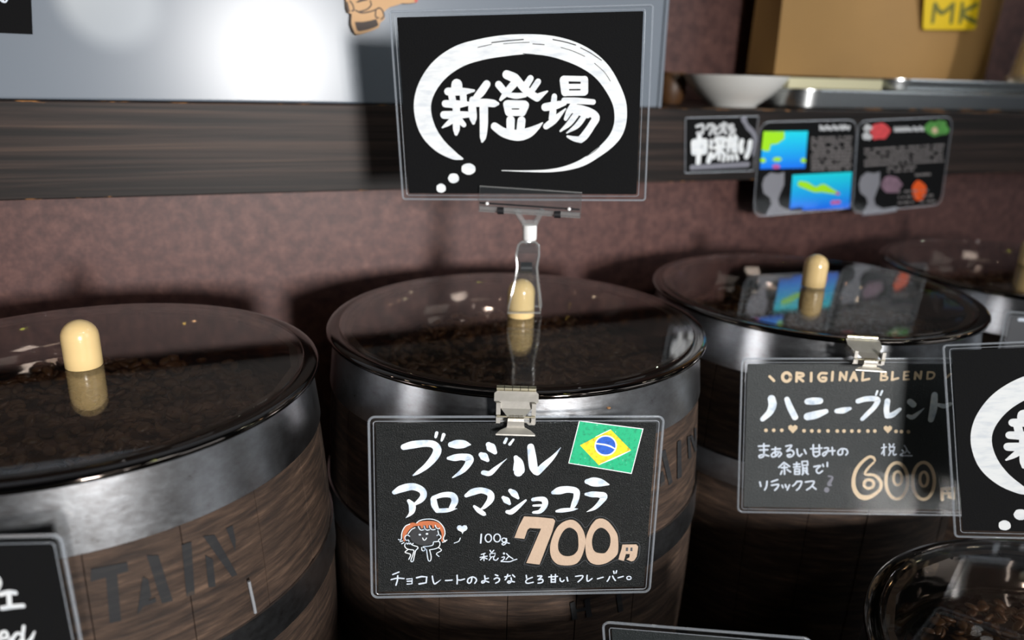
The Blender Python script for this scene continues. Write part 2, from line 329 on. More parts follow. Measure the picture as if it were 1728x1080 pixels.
def ring(mb, sh, cx, cy, rx, ry, w, y=-0.00045, n=20, tilt=0):
    pts = []
    for k in range(n + 1):
        a = 2 * math.pi * k / n; dx, dy = rx * math.cos(a), ry * math.sin(a)
        pts.append((cx + dx * math.cos(tilt) - dy * math.sin(tilt), cy + dx * math.sin(tilt) + dy * math.cos(tilt), w))
    brush(mb, sh, pts, y=y, smooth=False)
def blob(mb, sh, cx, cy, rx, ry=None, y=-0.00045, n=14, wob=0.0):
    ry = ry or rx; LAYER[0] = (LAYER[0] + 1) % 12
    mb.flat([sh.p(cx + rx * (1 + random.uniform(-wob, wob)) * math.cos(2 * math.pi * k / n), cy + ry * (1 + random.uniform(-wob, wob)) * math.sin(2 * math.pi * k / n)) for k in range(n)], y - 0.000006 * LAYER[0])
def poly(mb, sh, pts, y=-0.00045): mb.flat([sh.p(*p) for p in pts], y)
def ringpoly(mb, sh, outer, inner, y0, y1, n=48):
    def res(loop):
        P = [np.array(sh.p(*p)) for p in loop]; P.append(P[0]); P = [p[:2] for p in spline([(*p, 1) for p in P], 6)]
        c = sum(P[:-1]) / (len(P) - 1); A = []
        for k in range(n):
            a = 2 * math.pi * k / n; d = np.array([math.cos(a), math.sin(a)]); best = 0
            for p, q in zip(P[:-1], P[1:]):
                e = q - p; den = d[0] * e[1] - d[1] * e[0]
                if abs(den) < 1e-12: continue
                w_ = p - c; t = (w_[0] * e[1] - w_[1] * e[0]) / den; s_ = (w_[0] * d[1] - w_[1] * d[0]) / den
                if t > 0 and -1e-6 <= s_ <= 1 + 1e-6: best = max(best, t)
            A.append(c + d * best)
        return A
    O, I = res(outer), res(inner)
    vs = [(p[0], y, p[1]) for y in (y0, y1) for L in (O, I) for p in L]
    fs = []
    for k in range(n):
        j = (k + 1) % n
        fs += [(k, j, n + j, n + k), (2 * n + k, 3 * n + k, 3 * n + j, 2 * n + j), (k, 2 * n + k, 2 * n + j, j), (n + k, n + j, 3 * n + j, 3 * n + k)]
    mb.add(vs, fs)
def rrect(w, h, r, n=5):
    out = []
    for cx, cz, a0 in ((w / 2 - r, h / 2 - r, 0), (-w / 2 + r, h / 2 - r, 90), (-w / 2 + r, -h / 2 + r, 180), (w / 2 - r, -h / 2 + r, 270)):
        for k in range(n + 1):
            a = math.radians(a0 + 90 * k / n); out.append((cx + r * math.cos(a), cz + r * math.sin(a)))
    return out
def sleeve(parent, W, H, pw, ph, paper, pc=(0, 0), r=0.004, pr=0.0008):
    """paper sheet in a clear laminate pouch with a sealed raised edge"""
    mb = MB(); mb.prism([(x + pc[0], z + pc[1]) for x, z in rrect(pw, ph, pr)], -0.0002, 0.0002); mb.build('paper_sheet', paper, parent)
    mb = MB(); mb.prism(rrect(W, H, r), -0.0010, 0.0006); f = mb.build('laminate_film', M['film'], parent)
    mb = MB(); mb.tube([(x, -0.0002, z) for x, z in rrect(W, H, r)], 0.0009, 6, closed=True)
    mb.tube([(x + pc[0], -0.0009, z + pc[1]) for x, z in rrect(pw + 0.003, ph + 0.003, 0.002)], 0.00035, 5, closed=True)
    mb.build('sealed_edge', M['film_edge'], f, smooth=True)
#BODY
# ------------------------------------------------------------------ the setting
def slab(name, x0, x1, y0, y1, z0, z1, m, kind='structure'):
    mb = MB(); mb.box(x0, x1, y0, y1, z0, z1); return mb.build(name, m, kind=kind)
slab('floor', -2.5, 4.0, -4.0, 1.3, -0.05, 0.0, M['floor'])
slab('wall_back', -2.5, 4.0, 0.80, 0.86, 0.0, 1.1412, M['wall'])
slab('wall_rear', -2.5, 4.0, 1.05, 1.10, 0.0, 2.9, M['wall'])
H0 = 0.42
def step(label, y0, y1, z, px):
    t = thing('display_step', label, 'display step', ((px[0] + px[1]) / 2, (y0 + y1) / 2, 0))
    cx, cy = (px[0] + px[1]) / 2, (y0 + y1) / 2
    mb = MB(); mb.box(px[0] - cx, px[1] - cx, y0 - cy, y1 - cy, z - 0.025, z); mb.build('step_board', M['step'], t)
    mb = MB(); mb.box(px[0] - cx, px[1] - cx, y0 + 0.01 - cy, y0 + 0.03 - cy, 0, z - 0.025); mb.build('riser_board', M['step'], t)
    for sx in (px[0] + 0.02, px[1] - 0.02):
        mb = MB(); mb.box(sx - 0.012 - cx, sx + 0.012 - cx, y0 + 0.03 - cy, y1 - cy, 0, z - 0.025); mb.build('side_board', M['step'], t)
step('dark brown step carrying the rear row of barrels along the wall', 0.383, 0.799, 0.998 - H0, (-0.6, 1.5))
step('lower dark brown step carrying the front row of barrels', 0.0, 0.381, 0.840 - H0, (-0.4, 1.3))
# shelf: thick stained front board with a ledge board behind it
sh_t = thing('wall_shelf', 'dark stained wooden shelf with a thick grained front board above the barrels', 'shelf', (0.6, 0.78, 1.0835))
mb = MB(); mb.box(-2.2, 2.6, -0.02, 0.0195, 0, 0.0827)
ob_b = mb.build('front_board', M['beam'], sh_t)
bv = ob_b.modifiers.new('bevel', 'BEVEL'); bv.width = 0.0012; bv.segments = 2
mb = MB(); mb.box(-2.2, 2.6, 0.0195, 0.2695, 0.0580, 0.0827); mb.build('ledge_board', M['ledge'], sh_t)
# ------------------------------------------------------------------ barrels, lids, beans
PROF = [(-0.420, 0.148), (-0.36, 0.156), (-0.29, 0.1612), (-0.22, 0.1636), (-0.16, 0.1636), (-0.11, 0.1618), (-0.07, 0.1592), (-0.04, 0.1562), (-0.02, 0.1540), (-0.002, 0.1518)]
def rad(z):
    zs = [p[0] for p in PROF]; return float(np.interp(z, zs, [p[1] for p in PROF]))
def stave_mesh():
    mb = MB(); ns = 20; zs = np.linspace(-0.420, -0.002, 22); rn = random.Random(5)
    for k in range(ns):
        g = 0.0035; a0 = 2 * math.pi * (k + rn.uniform(-.12, .12) * 0 + 0.13) / ns + g / 2; a1 = 2 * math.pi * (k + 1.13) / ns - g / 2; m = 6
        vs = []; off = rn.uniform(-.0005, .0003)
        for z in zs:
            for j in range(m + 1):
                a = a0 + (a1 - a0) * j / m; r = rad(z) + off - (0.0004 if j in (0, m) else 0); vs.append((r * math.cos(a), r * math.sin(a), z))
        nv = len(vs); inner = []
        fs = [(i * (m + 1) + j, i * (m + 1) + j + 1, (i + 1) * (m + 1) + j + 1, (i + 1) * (m + 1) + j) for i in range(len(zs) - 1) for j in range(m)]
        for z in zs:
            for a in (a0, a1):
                r = rad(z) - 0.011; vs.append((r * math.cos(a), r * math.sin(a), z))
        for i in range(len(zs) - 1):
            fs.append((nv + 2 * i, i * (m + 1), (i + 1) * (m + 1), nv + 2 * i + 2)); fs.append((i * (m + 1) + m, nv + 2 * i + 1, nv + 2 * i + 3, (i + 1) * (m + 1) + m))
        t = (len(zs) - 1) * (m + 1); fs.append(tuple([t + j for j in range(m + 1)] + [nv + 2 * (len(zs) - 1) + 1, nv + 2 * (len(zs) - 1)]))
        mb.add(vs, fs)
    me = mb.mesh('staves', M['wood'], True); me.set_sharp_from_angle(angle=math.radians(28)); return me
ME_STAVES = stave_mesh()
mb = MB(); mb.lathe([(0.0, -0.400), (0.140, -0.400), (0.1425, -0.016), (0.1470, -0.0140), (0.147, -0.02), (0.1455, -0.42), (0.0, -0.42)], 64)
ME_LINER = mb.mesh('liner', M['dark'], True)
def hoop_mesh(z0, z1, over):
    mb = MB(); n = 96
    zs = np.linspace(z0, z1, 4)
    prof = [(rad(z) + 0.0004, z) for z in zs] + [(rad(z) + over, z) for z in zs[::-1]]
    mb.lathe(prof, n, close=True); me = mb.mesh('hoop', M['hoop'], True); me.set_sharp_from_angle(angle=math.radians(40)); return me
ME_HOOP1 = hoop_mesh(-0.045, -0.0035, 0.0020); ME_HOOP2 = hoop_mesh(-0.153, -0.128, 0.0020); ME_HOOP3 = hoop_mesh(-0.400, -0.365, 0.0020)
mb = MB()
def dense(P, sub=5): return [tuple(q[:2]) for q in spline([(r, z, 1) for r, z in P], sub)]
_in = dense([(0.112, -0.063), (0.122, -0.052), (0.1255, -0.042), (0.1275, -0.034), (0.1290, -0.0275), (0.1312, -0.0220), (0.1345, -0.0160), (0.1378, -0.0105), (0.1410, -0.0060), (0.1440, -0.0027), (0.1470, -0.0008), (0.1500, 0.0)])
mb.lathe([(0.0, -0.066), (0.090, -0.066)] + _in + [(0.1560, 0.0), (0.1585, -0.0002), (0.1597, -0.0012), (0.1600, -0.0026), (0.1594, -0.0040), (0.1580, -0.0046), (0.1566, -0.0040), (0.1562, -0.0028), (0.1556, -0.0014), (0.1500, -0.0010), (0.1470, -0.0018), (0.1440, -0.0038), (0.1400, -0.0085), (0.1330, -0.0215), (0.1260, -0.036), (0.1105, -0.0645), (0.0, -0.0675)], 160)
ME_BOWL = mb.mesh('steel_bowl', M['bowl'], True); ME_BOWL.set_sharp_from_angle(angle=math.radians(70))
mb = MB(); mb.lathe([(0, 0.0002), (0.147, 0.0002), (0.1488, 0.0002), (0.1492, 0.0006), (0.1492, 0.0020), (0.1488, 0.0024), (0.147, 0.0024), (0, 0.0024)], 128)
ME_DISC = mb.mesh('clear_disc', M['lid'], True); ME_DISC.set_sharp_from_angle(angle=math.radians(20))
kr = 0.0118; kp = [(0, 0), (kr - .0006, 0), (kr, .0008)] + [(kr, z) for z in (.008, .016, .0212)] + [(kr * math.cos(a), .0212 + kr * math.sin(a)) for a in np.radians((15, 30, 45, 60, 75, 88))] + [(0, .0212 + kr)]
mb = MB(); mb.lathe(kp, 40); ME_KNOB = mb.mesh('knob', M['cream'], True); ME_KNOB.set_sharp_from_angle(angle=math.radians(50))
def bean_mesh():
    rn = random.Random(11); mb = MB()
    mb.lathe([(0, -0.0005), (0.06, 0.0), (0.1215, -0.0005), (0.1195, -0.006), (0, -0.006)], 40)
    base = []
    nu, nv = 8, 5
    for i in range(nv + 1):
        th = math.pi * i / nv
        for j in range(nu):
            ph = 2 * math.pi * j / nu; x = math.cos(th); y = math.sin(th) * math.cos(ph); z = math.sin(th) * math.sin(ph)
            z = z * 0.75 if z > 0 else z * 0.45
            if z < -0.05 and abs(y) < 0.2: z += 0.14
            base.append((x * 0.0056, y * 0.0041, z * 0.0036))
    fs = [(i * nu + j, i * nu + (j + 1) % nu, (i + 1) * nu + (j + 1) % nu, (i + 1) * nu + j) for i in range(nv) for j in range(nu)]
    k = 0
    while k < 1000:
        x, y = rn.uniform(-.119, .119), rn.uniform(-.119, .119)
        if x * x + y * y > .119 ** 2: continue
        k += 1
        R = Matrix.Rotation(rn.uniform(0, 6.28), 3, 'Z') @ Matrix.Rotation(rn.gauss(0, .5) + (math.pi if rn.random() < .5 else 0), 3, 'X') @ Matrix.Rotation(rn.gauss(0, .35), 3, 'Y')
        d = Vector((x, y, rn.uniform(0.0, 0.013)))
        mb.add([R @ Vector(p) + d for p in base], fs)
    return mb.mesh('coffee_beans', M['bean'], True)
ME_BEANS = bean_mesh()
AX = {'left': (-0.0934, 0.5554, 0.998), 'centre': (0.2377, 0.5743, 0.998), 'right': (0.5659, 0.5822, 0.998), 'far': (0.896, 0.587, 0.998), 'front': (0.5245, 0.2119, 0.840), 'corner': (0.2000, 0.1700, 0.840)}
LBL = {'left': ('wooden barrel with black stencilled letters between two steel hoops, nearest at left', 'clear lid with a bare cream knob on the barrel at far left', 'dark coffee beans showing through the lid of the left barrel'),
       'centre': ('wooden barrel in the middle with a chalk card and flag clipped on its hoop', 'clear lid on the middle barrel, its knob gripped by a sign clip', 'dark coffee beans under the lid of the middle barrel'),
       'right': ('wooden barrel behind the card with the tan lettered heading, right of the middle', 'clear lid with cream knob reflecting the blue map card', 'coffee beans under the lid behind the tan lettered card'),
       'far': ('barrel farthest right along the wall, partly cut off by the frame', 'farthest clear lid at the right edge under the shelf', 'coffee beans inside the farthest barrel at right'),
       'front': ('barrel on the lower step at bottom right, mostly hidden below its lid', 'clear lid with bright rim at the bottom right corner', 'coffee beans inside the barrel at bottom right'),
       'corner': ('barrel on the lower step below the bottom edge under the tilted dark card', 'clear lid on the lower step barrel under the tilted dark card', 'coffee beans inside the lower barrel under the tilted dark card')}
BAR = {}; LIDS = {}
for i, (k, c) in enumerate(AX.items()):
    b = thing('barrel', LBL[k][0], 'barrel', c, group='coffee bean barrels'); BAR[k] = b
    rz = [0.05, -0.12, 0.3, 0.5, 0.2, 0.4][i]
    for nm, me in (('staves', ME_STAVES), ('liner', ME_LINER), ('hoop', ME_HOOP1), ('hoop', ME_HOOP2), ('hoop', ME_HOOP3)):
        o = ob(nm, me, b); o.rotation_euler.z = rz
    l = thing('clear_lid', LBL[k][1], 'lid', (c[0], c[1], c[2]), group='clear barrel lids'); LIDS[k] = l
    ob('steel_bowl', ME_BOWL, b); ob('clear_disc', ME_DISC, l); ob('knob', ME_KNOB, l, (0.004, 0.0016, 0.0024))
    s = ob('coffee_beans', ME_BEANS, None, (c[0], c[1], c[2] - 0.0440), 'stuff'); s.rotation_euler.z = i * 1.1
    tag(s, LBL[k][2], 'coffee beans')
# stencilled letters lie on the staves: every corner of a letter is dropped onto the barrel's own curve
def on_barrel(x, y, c, lift=0.0009):
    d = ray(x, y); t0, t1 = 0.2, None
    def g(t):
        p = CP + d * t; return math.hypot(p[0] - c[0], p[1] - c[1]) - rad(max(-0.42, min(-0.002, p[2] - c[2]))) - lift
    t = 0.1
    while g(t) > 0 and t < 2: t += 0.004
    a, b_ = t - 0.004, t
    for _ in range(30):
        m_ = (a + b_) / 2
        if g(m_) > 0: a = m_
        else: b_ = m_
    p = CP + d * a; return (p[0] - c[0], p[1] - c[1], p[2] - c[2])
def stencil(key, zoom, quads):
    c = AX[key]; ox, oy, sc = zoom; mb = MB()
    for q in quads:
        A = [np.array(p, float) for p in q]; n = 8; m_ = 4; vs = []
        for i in range(n + 1):
            l = A[0] + (A[3] - A[0]) * i / n; r = A[1] + (A[2] - A[1]) * i / n
            for j in range(m_ + 1):
                p = l + (r - l) * j / m_; vs.append(on_barrel(ox + p[0] / sc, oy + p[1] / sc, c))
        mb.add(vs, [(i * (m_ + 1) + j, i * (m_ + 1) + j + 1, (i + 1) * (m_ + 1) + j + 1, (i + 1) * (m_ + 1) + j) for i in range(n) for j in range(m_)])
    mb.build('stencil_lettering', M['stencil'], BAR[key], True)
stencil('left', (0, 840, 2.7), [[(415, 325), (580, 293), (585, 335), (412, 383)], [(480, 330), (532, 320), (552, 560), (500, 572)], [(668, 262), (722, 262), (788, 470), (738, 482)],
    [(650, 360), (676, 372), (690, 450), (625, 532)], [(650, 478), (708, 455), (712, 475), (640, 500)], [(828, 215), (872, 200), (888, 440), (850, 452)],
    [(935, 262), (970, 280), (983, 405), (950, 408)], [(925, 175), (978, 168), (1082, 350), (1058, 362)], [(1030, 140), (1060, 125), (1074, 195), (1072, 245)]])
stencil('centre', (1070, 640, 2.4545), [[(112, 300), (130, 290), (160, 425), (145, 440)], [(112, 385), (120, 380), (130, 435), (108, 448)], [(180, 258), (195, 250), (198, 405), (180, 415)], [(222, 238), (232, 235), (238, 325), (226, 330)], [(232, 235), (242, 230), (262, 290), (254, 305)], [(250, 205), (258, 200), (260, 270), (253, 275)]])
stencil('centre', (0, 0, 1), [[(962, 1018), (970, 1015), (975, 1045), (966, 1047)], [(986, 1012), (995, 1009), (999, 1040), (990, 1042)], [(968, 1029), (990, 1024), (990, 1030), (969, 1034)], [(1040, 1004), (1048, 1001), (1052, 1031), (1044, 1034)]])
# staple over the hoop joint of the left barrel
mb = MB(); P_ = [on_barrel(x, y, AX['left'], 0.0042) for x, y in ((420, 981), (424, 1000), (428, 1018), (431, 1034))]
mb.tube(P_, 0.0010, 8); o = mb.build('hoop_staple', M['zinc'], BAR['left'], True)
rp = on_barrel(1027, 688, AX['centre'], 0.0022); mb = MB(); mb.lathe([(0, -.0008), (.0012, -.0006), (.0016, 0), (.0012, .0006), (0, .0008)], 12, *rp); mb.build('rust_rivet', M['wear'], BAR['centre'], True)
# ------------------------------------------------------------------ the two identical brush-lettered signs
SIGN_C = (0.2346, 0.574, 1.1735); s1 = Sheet(SIGN_C, -0.5005, -0.0429, 0.0433)
SW, SH = 0.1998, 0.1454
def sheet_rect(sh, quad):
    P = [sh.p(*q) for q in quad]; xs = [p[0] for p in P]; zs = [p[1] for p in P]
    w_ = ((xs[1] - xs[0]) + (xs[2] - xs[3])) / 2; h_ = ((zs[0] - zs[3]) + (zs[1] - zs[2])) / 2
    return w_, h_, (sum(xs) / 4, sum(zs) / 4)
s1.zoom(0, 0, 1); pw, ph, pc = sheet_rect(s1, [(670, 32), (1085, 16), (1075, 327), (690, 327)])
def lettering_sign():
    mb = MB(); s1.zoom(650, 0, 3)
    brush(mb, s1, [(390, 803, 12), (345, 785, 42), (275, 735, 68), (220, 665, 84), (192, 580, 86), (193, 500, 88), (225, 420, 94), (285, 345, 100), (375, 285, 102), (480, 252, 100), (600, 232, 100), (720, 224, 95), (830, 232, 98), (930, 258, 102), (1020, 300, 98), (1095, 360, 88), (1150, 440, 76), (1185, 520, 68), (1192, 600, 62), (1175, 670, 58), (1135, 725, 50), (1075, 775, 42), (1000, 822, 36), (920, 850, 24), (830, 864, 15), (720, 866, 8), (590, 863, 3)])
    for x, y, rx, ry in ((422, 855, 37, 30), (347, 902, 28, 26), (284, 952, 25, 23)): blob(mb, s1, x, y, rx, ry, wob=.06)
    s1.zoom(730, 110, 1728 / 290)
    for st in ([(245, 195, 110), (245, 215, 112), (245, 250, 105)], [(155, 265, 75), (300, 264, 72), (415, 255, 26)], [(192, 295, 70), (205, 365, 70)], [(308, 295, 68), (312, 365, 68)],
        [(128, 387, 70), (250, 392, 76), (362, 386, 40)], [(240, 395, 76), (240, 520, 72), (240, 640, 68), (238, 690, 36)], [(115, 500, 75), (240, 500, 76), (375, 495, 56)],
        [(215, 540, 62), (155, 588, 46), (100, 626, 16)], [(270, 550, 66), (315, 598, 50)], [(545, 190, 76), (485, 275, 80), (430, 335, 60)], [(402, 345, 60), (400, 430, 80), (408, 530, 76), (412, 580, 34)],
        [(420, 380, 76), (540, 377, 76), (620, 385, 70), (655, 387, 34)], [(515, 420, 86), (516, 600, 82), (508, 720, 64), (500, 765, 26)],
        [(745, 95, 86), (825, 130, 92), (850, 165, 80)], [(840, 165, 76), (785, 225, 72), (735, 285, 62), (685, 345, 30)], [(665, 195, 72), (715, 255, 70)], [(850, 140, 70), (905, 215, 78), (970, 275, 76), (1050, 328, 74)], [(1055, 325, 74), (1100, 295, 50), (1155, 262, 16)],
        [(985, 132, 64), (935, 210, 72)], [(1062, 165, 60), (995, 262, 58)], [(765, 298, 48), (840, 308, 58), (930, 300, 46)],
        [(755, 392, 80), (925, 394, 76)], [(748, 392, 76), (766, 475, 74)], [(930, 402, 82), (900, 475, 78)], [(770, 478, 62), (905, 478, 62)], [(785, 550, 84), (784, 650, 80)], [(895, 556, 82), (884, 650, 80)],
        [(625, 615, 78), (720, 678, 92), (850, 705, 108), (960, 680, 100), (1050, 625, 54), (1106, 578, 10)],
        [(1132, 422, 78), (1230, 405, 80), (1325, 380, 52)], [(1225, 312, 54), (1214, 420, 64), (1205, 540, 74)], [(1142, 615, 60), (1230, 545, 66), (1337, 438, 14)],
        [(1322, 150, 88), (1334, 270, 82)], [(1527, 145, 74), (1526, 265, 78)], [(1320, 133, 54), (1525, 138, 54)], [(1340, 213, 50), (1515, 213, 50)], [(1335, 282, 52), (1525, 280, 52)],
        [(1322, 354, 56), (1450, 358, 62), (1615, 370, 54)], [(1420, 395, 66), (1375, 465, 62), (1338, 540, 36)],
        [(1405, 425, 60), (1480, 432, 64), (1580, 470, 76), (1640, 525, 82), (1600, 605, 76), (1535, 700, 80), (1490, 745, 72)], [(1490, 750, 62), (1420, 738, 50), (1358, 716, 24)],
        [(1440, 500, 62), (1370, 590, 54), (1285, 662, 18)], [(1530, 505, 56), (1455, 605, 54), (1350, 680, 14)], [(1410, 450, 60), (1560, 505, 56)]):
        brush(mb, s1, st)
    mb.cur = 1; s1.zoom(650, 0, 3)
    for a_, w_ in (([(540, 216), (620, 206), (700, 200)], 5), ([(600, 222), (660, 217), (730, 214)], 3), ([(748, 222), (805, 226)], 4), ([(850, 200), (910, 212), (965, 228)], 5), ([(890, 240), (950, 258), (1010, 285)], 3), ([(990, 242), (1040, 268), (1095, 305)], 4), ([(470, 240), (540, 224)], 3), ([(1060, 320), (1110, 365), (1140, 410)], 2.5), ([(700, 272), (755, 276)], 4), ([(1020, 790), (1060, 765), (1085, 742)], 3)):
        brush(mb, s1, a_, w_, y=-0.00062)
    return mb.mesh('brush_lettering', [M['white'], M['darkgrey']])
ME_SIGN = lettering_sign()
def make_sign(sh, label):
    t = thing('laminated_sign', label, 'sign', frame=sh.frame, group='brush lettered announcement signs')
    sleeve(t, SW, SH, pw, ph, M['paper'], pc, 0.0022)
    ob('brush_lettering', ME_SIGN, t); return t
make_sign(s1, 'black laminated sign with white brushed speech ring held upright above the middle lid')
s2 = Sheet((0.5851, 0.2985, 0.961), -0.7035, 0.2715, 0.185)
make_sign(s2, 'black laminated sign with white brushed ring, cut off at the right edge')

# ------------------------------------------------------------------ chalk card with flag, hanging on the middle barrel
CW, CH = 0.1953, 0.1328
c1 = Sheet((0.1755, 0.4156, 0.9182), -0.3021, 0.0707, -0.005)
t = thing('price_card', 'black laminated card with flag and large tan price, clipped on the middle barrel', 'price card', frame=c1.frame, group='hanging price cards')
sleeve(t, CW, CH, CW - 0.009, CH - 0.0085, M['leather'], (0.0, 0.0), 0.0042)
mb = MB(); c1.zoom(650, 715, 5.4)
for st in ([(170, 210, 58), (250, 190, 74), (360, 177, 66), (440, 187, 70), (475, 235, 76), (450, 300, 72), (380, 380, 56), (300, 440, 36), (255, 468, 12)], [(470, 80, 30), (460, 118, 26)], [(533, 98, 34), (515, 150, 22)],
    [(600, 188, 56), (650, 185, 84), (720, 184, 74), (775, 188, 14)], [(575, 312, 30), (630, 308, 65), (700, 300, 65), (765, 315, 80), (755, 365, 62), (700, 430, 45), (615, 488, 12)],
    [(942, 188, 52), (965, 215, 86), (1000, 258, 42)], [(875, 280, 50), (900, 297, 76), (932, 330, 36)], [(895, 443, 46), (950, 450, 50), (1000, 410, 40), (1050, 365, 20), (1110, 315, 3)], [(1105, 135, 26), (1088, 170, 28)], [(1168, 142, 20), (1135, 185, 28)],
    [(1190, 305, 42), (1213, 350, 84), (1218, 420, 106), (1214, 440, 84)], [(1325, 207, 62), (1338, 300, 76), (1350, 390, 78), (1372, 435, 62)], [(1385, 440, 62), (1450, 375, 60), (1530, 300, 36), (1600, 213, 3)],
    [(85, 622, 44), (150, 590, 72), (250, 570, 70), (330, 600, 65), (350, 650, 60), (320, 695, 52), (270, 730, 28)], [(215, 700, 34), (245, 740, 62), (245, 790, 56), (225, 825, 30), (188, 855, 3)],
    [(440, 685, 56), (450, 740, 60), (475, 790, 45)], [(440, 672, 40), (530, 645, 50), (610, 650, 60), (635, 700, 64), (602, 772, 50)], [(475, 790, 42), (570, 785, 42), (655, 770, 4)],
    [(738, 653, 36), (800, 620, 66), (880, 605, 58), (955, 635, 62), (958, 690, 62), (905, 755, 36), (872, 775, 14)], [(812, 750, 26), (850, 785, 46), (900, 820, 40), (918, 828, 6)],
    [(1140, 607, 40), (1175, 635, 62), (1210, 675, 26)], [(1076, 670, 35), (1105, 695, 62), (1132, 725, 30)], [(1112, 800, 36), (1150, 800, 52), (1210, 755, 42), (1280, 695, 20)],
    [(1347, 688, 36), (1400, 682, 42), (1448, 692, 56), (1454, 740, 52), (1412, 795, 42), (1350, 805, 24)], [(1350, 743, 20), (1425, 740, 24)]):
    brush(mb, c1, st)
c1.zoom(850, 790, 6)
for st in ([(500, 243, 42), (560, 225, 82), (650, 212, 72), (730, 230, 68), (735, 290, 62), (715, 350, 60), (690, 402, 38)], [(535, 433, 26), (590, 425, 46), (690, 415, 36), (750, 408, 4)],
    [(845, 132, 56), (900, 135, 96), (980, 145, 84), (1062, 163, 16)], [(832, 260, 32), (890, 262, 62), (960, 265, 62), (1012, 282, 76), (985, 335, 56), (920, 400, 40), (838, 440, 4)]):
    brush(mb, c1, st)
mb.build('brush_heading', M['bluewhite'], t)
mb = MB(); c1.zoom(640, 860, 7.2)
def lines(mb, sh, sts, w, **kw):
    for s_ in sts: brush(mb, sh, [(p[0], p[1], p[2] if len(p) > 2 else w) for p in s_], **kw)
lines(mb, c1, [[(1240, 295), (1232, 400)]], 20); ring(mb, c1, 1325, 342, 38, 48, 16); ring(mb, c1, 1432, 340, 40, 48, 16); ring(mb, c1, 1515, 365, 27, 24, 14)
lines(mb, c1, [[(1545, 345), (1545, 395), (1510, 425), (1490, 410), (1530, 395), (1580, 405)], [(1285, 525), (1240, 540)], [(1225, 575), (1310, 560)], [(1270, 540), (1272, 615)], [(1265, 575), (1230, 605)], [(1280, 580), (1310, 595)],
    [(1345, 490), (1360, 515)], [(1390, 490), (1370, 515)], [(1365, 570), (1335, 610)], [(1390, 570), (1390, 600), (1420, 610), (1445, 585)], [(1490, 575), (1520, 570), (1510, 600), (1480, 620)], [(1545, 530), (1575, 560), (1622, 592)], [(1575, 560), (1540, 600)], [(1480, 625), (1580, 628), (1630, 610), (1670, 598)]], 14)
brush(mb, c1, [(1345, 530), (1410, 525), (1400, 565), (1345, 570), (1345, 530)], 13, smooth=False); blob(mb, c1, 1515, 528, 13)
c1.zoom(640, 950, 7.2)
lines(mb, c1, [[(165, 135), (240, 105)], [(145, 198), (220, 180), (300, 185)], [(225, 150), (220, 210), (203, 265)], [(340, 218), (395, 215)], [(645, 155), (655, 215), (672, 250), (700, 235), (750, 198, 5)], [(805, 208), (845, 207), (885, 203)], [(945, 145), (948, 200), (945, 250)], [(950, 200), (990, 203), (1035, 190)],
    [(1125, 180), (1115, 225), (1090, 242), (1072, 222), (1085, 185), (1130, 165), (1170, 180), (1180, 210), (1160, 242)], [(1285, 190), (1325, 180)], [(1280, 150), (1285, 200), (1275, 230), (1250, 238), (1247, 218), (1280, 212), (1330, 228)], [(1410, 138), (1440, 150)], [(1395, 190), (1430, 175), (1460, 190), (1450, 220), (1415, 240)],
    [(1525, 165), (1590, 150)], [(1560, 135), (1545, 180), (1530, 200)], [(1620, 140), (1645, 165)], [(1600, 175), (1605, 215), (1580, 240), (1560, 230), (1575, 215), (1640, 225)]], 18)
brush(mb, c1, [(335, 192), (400, 185), (398, 248), (340, 252)], 17, smooth=False); brush(mb, c1, [(455, 175), (515, 160), (577, 165), (570, 235), (485, 250)], 22, smooth=False)
c1.zoom(860, 950, 7.2)
lines(mb, c1, [[(200, 145), (205, 180)], [(275, 170), (215, 195), (195, 222), (215, 242), (285, 230)], [(340, 155), (392, 155), (345, 200), (390, 192), (405, 215), (385, 235), (345, 240)], [(475, 165), (580, 158)], [(505, 140), (505, 230)], [(555, 135), (553, 230)], [(505, 195), (553, 195)], [(505, 228), (553, 226)],
    [(612, 180), (615, 210), (640, 222), (660, 205)], [(695, 170), (705, 215)], [(800, 158), (885, 150), (875, 185), (830, 225)], [(940, 145), (938, 190), (950, 218), (1000, 185)], [(1065, 188), (1135, 168)], [(1215, 160), (1200, 195), (1183, 218)], [(1250, 155), (1265, 185), (1283, 208)], [(1262, 95), (1268, 122)], [(1298, 90), (1290, 118)], [(1315, 175), (1378, 158)]], 17)
ring(mb, c1, 1448, 178, 26, 20, 14)
mb.build('small_lettering', M['chalk'], t)
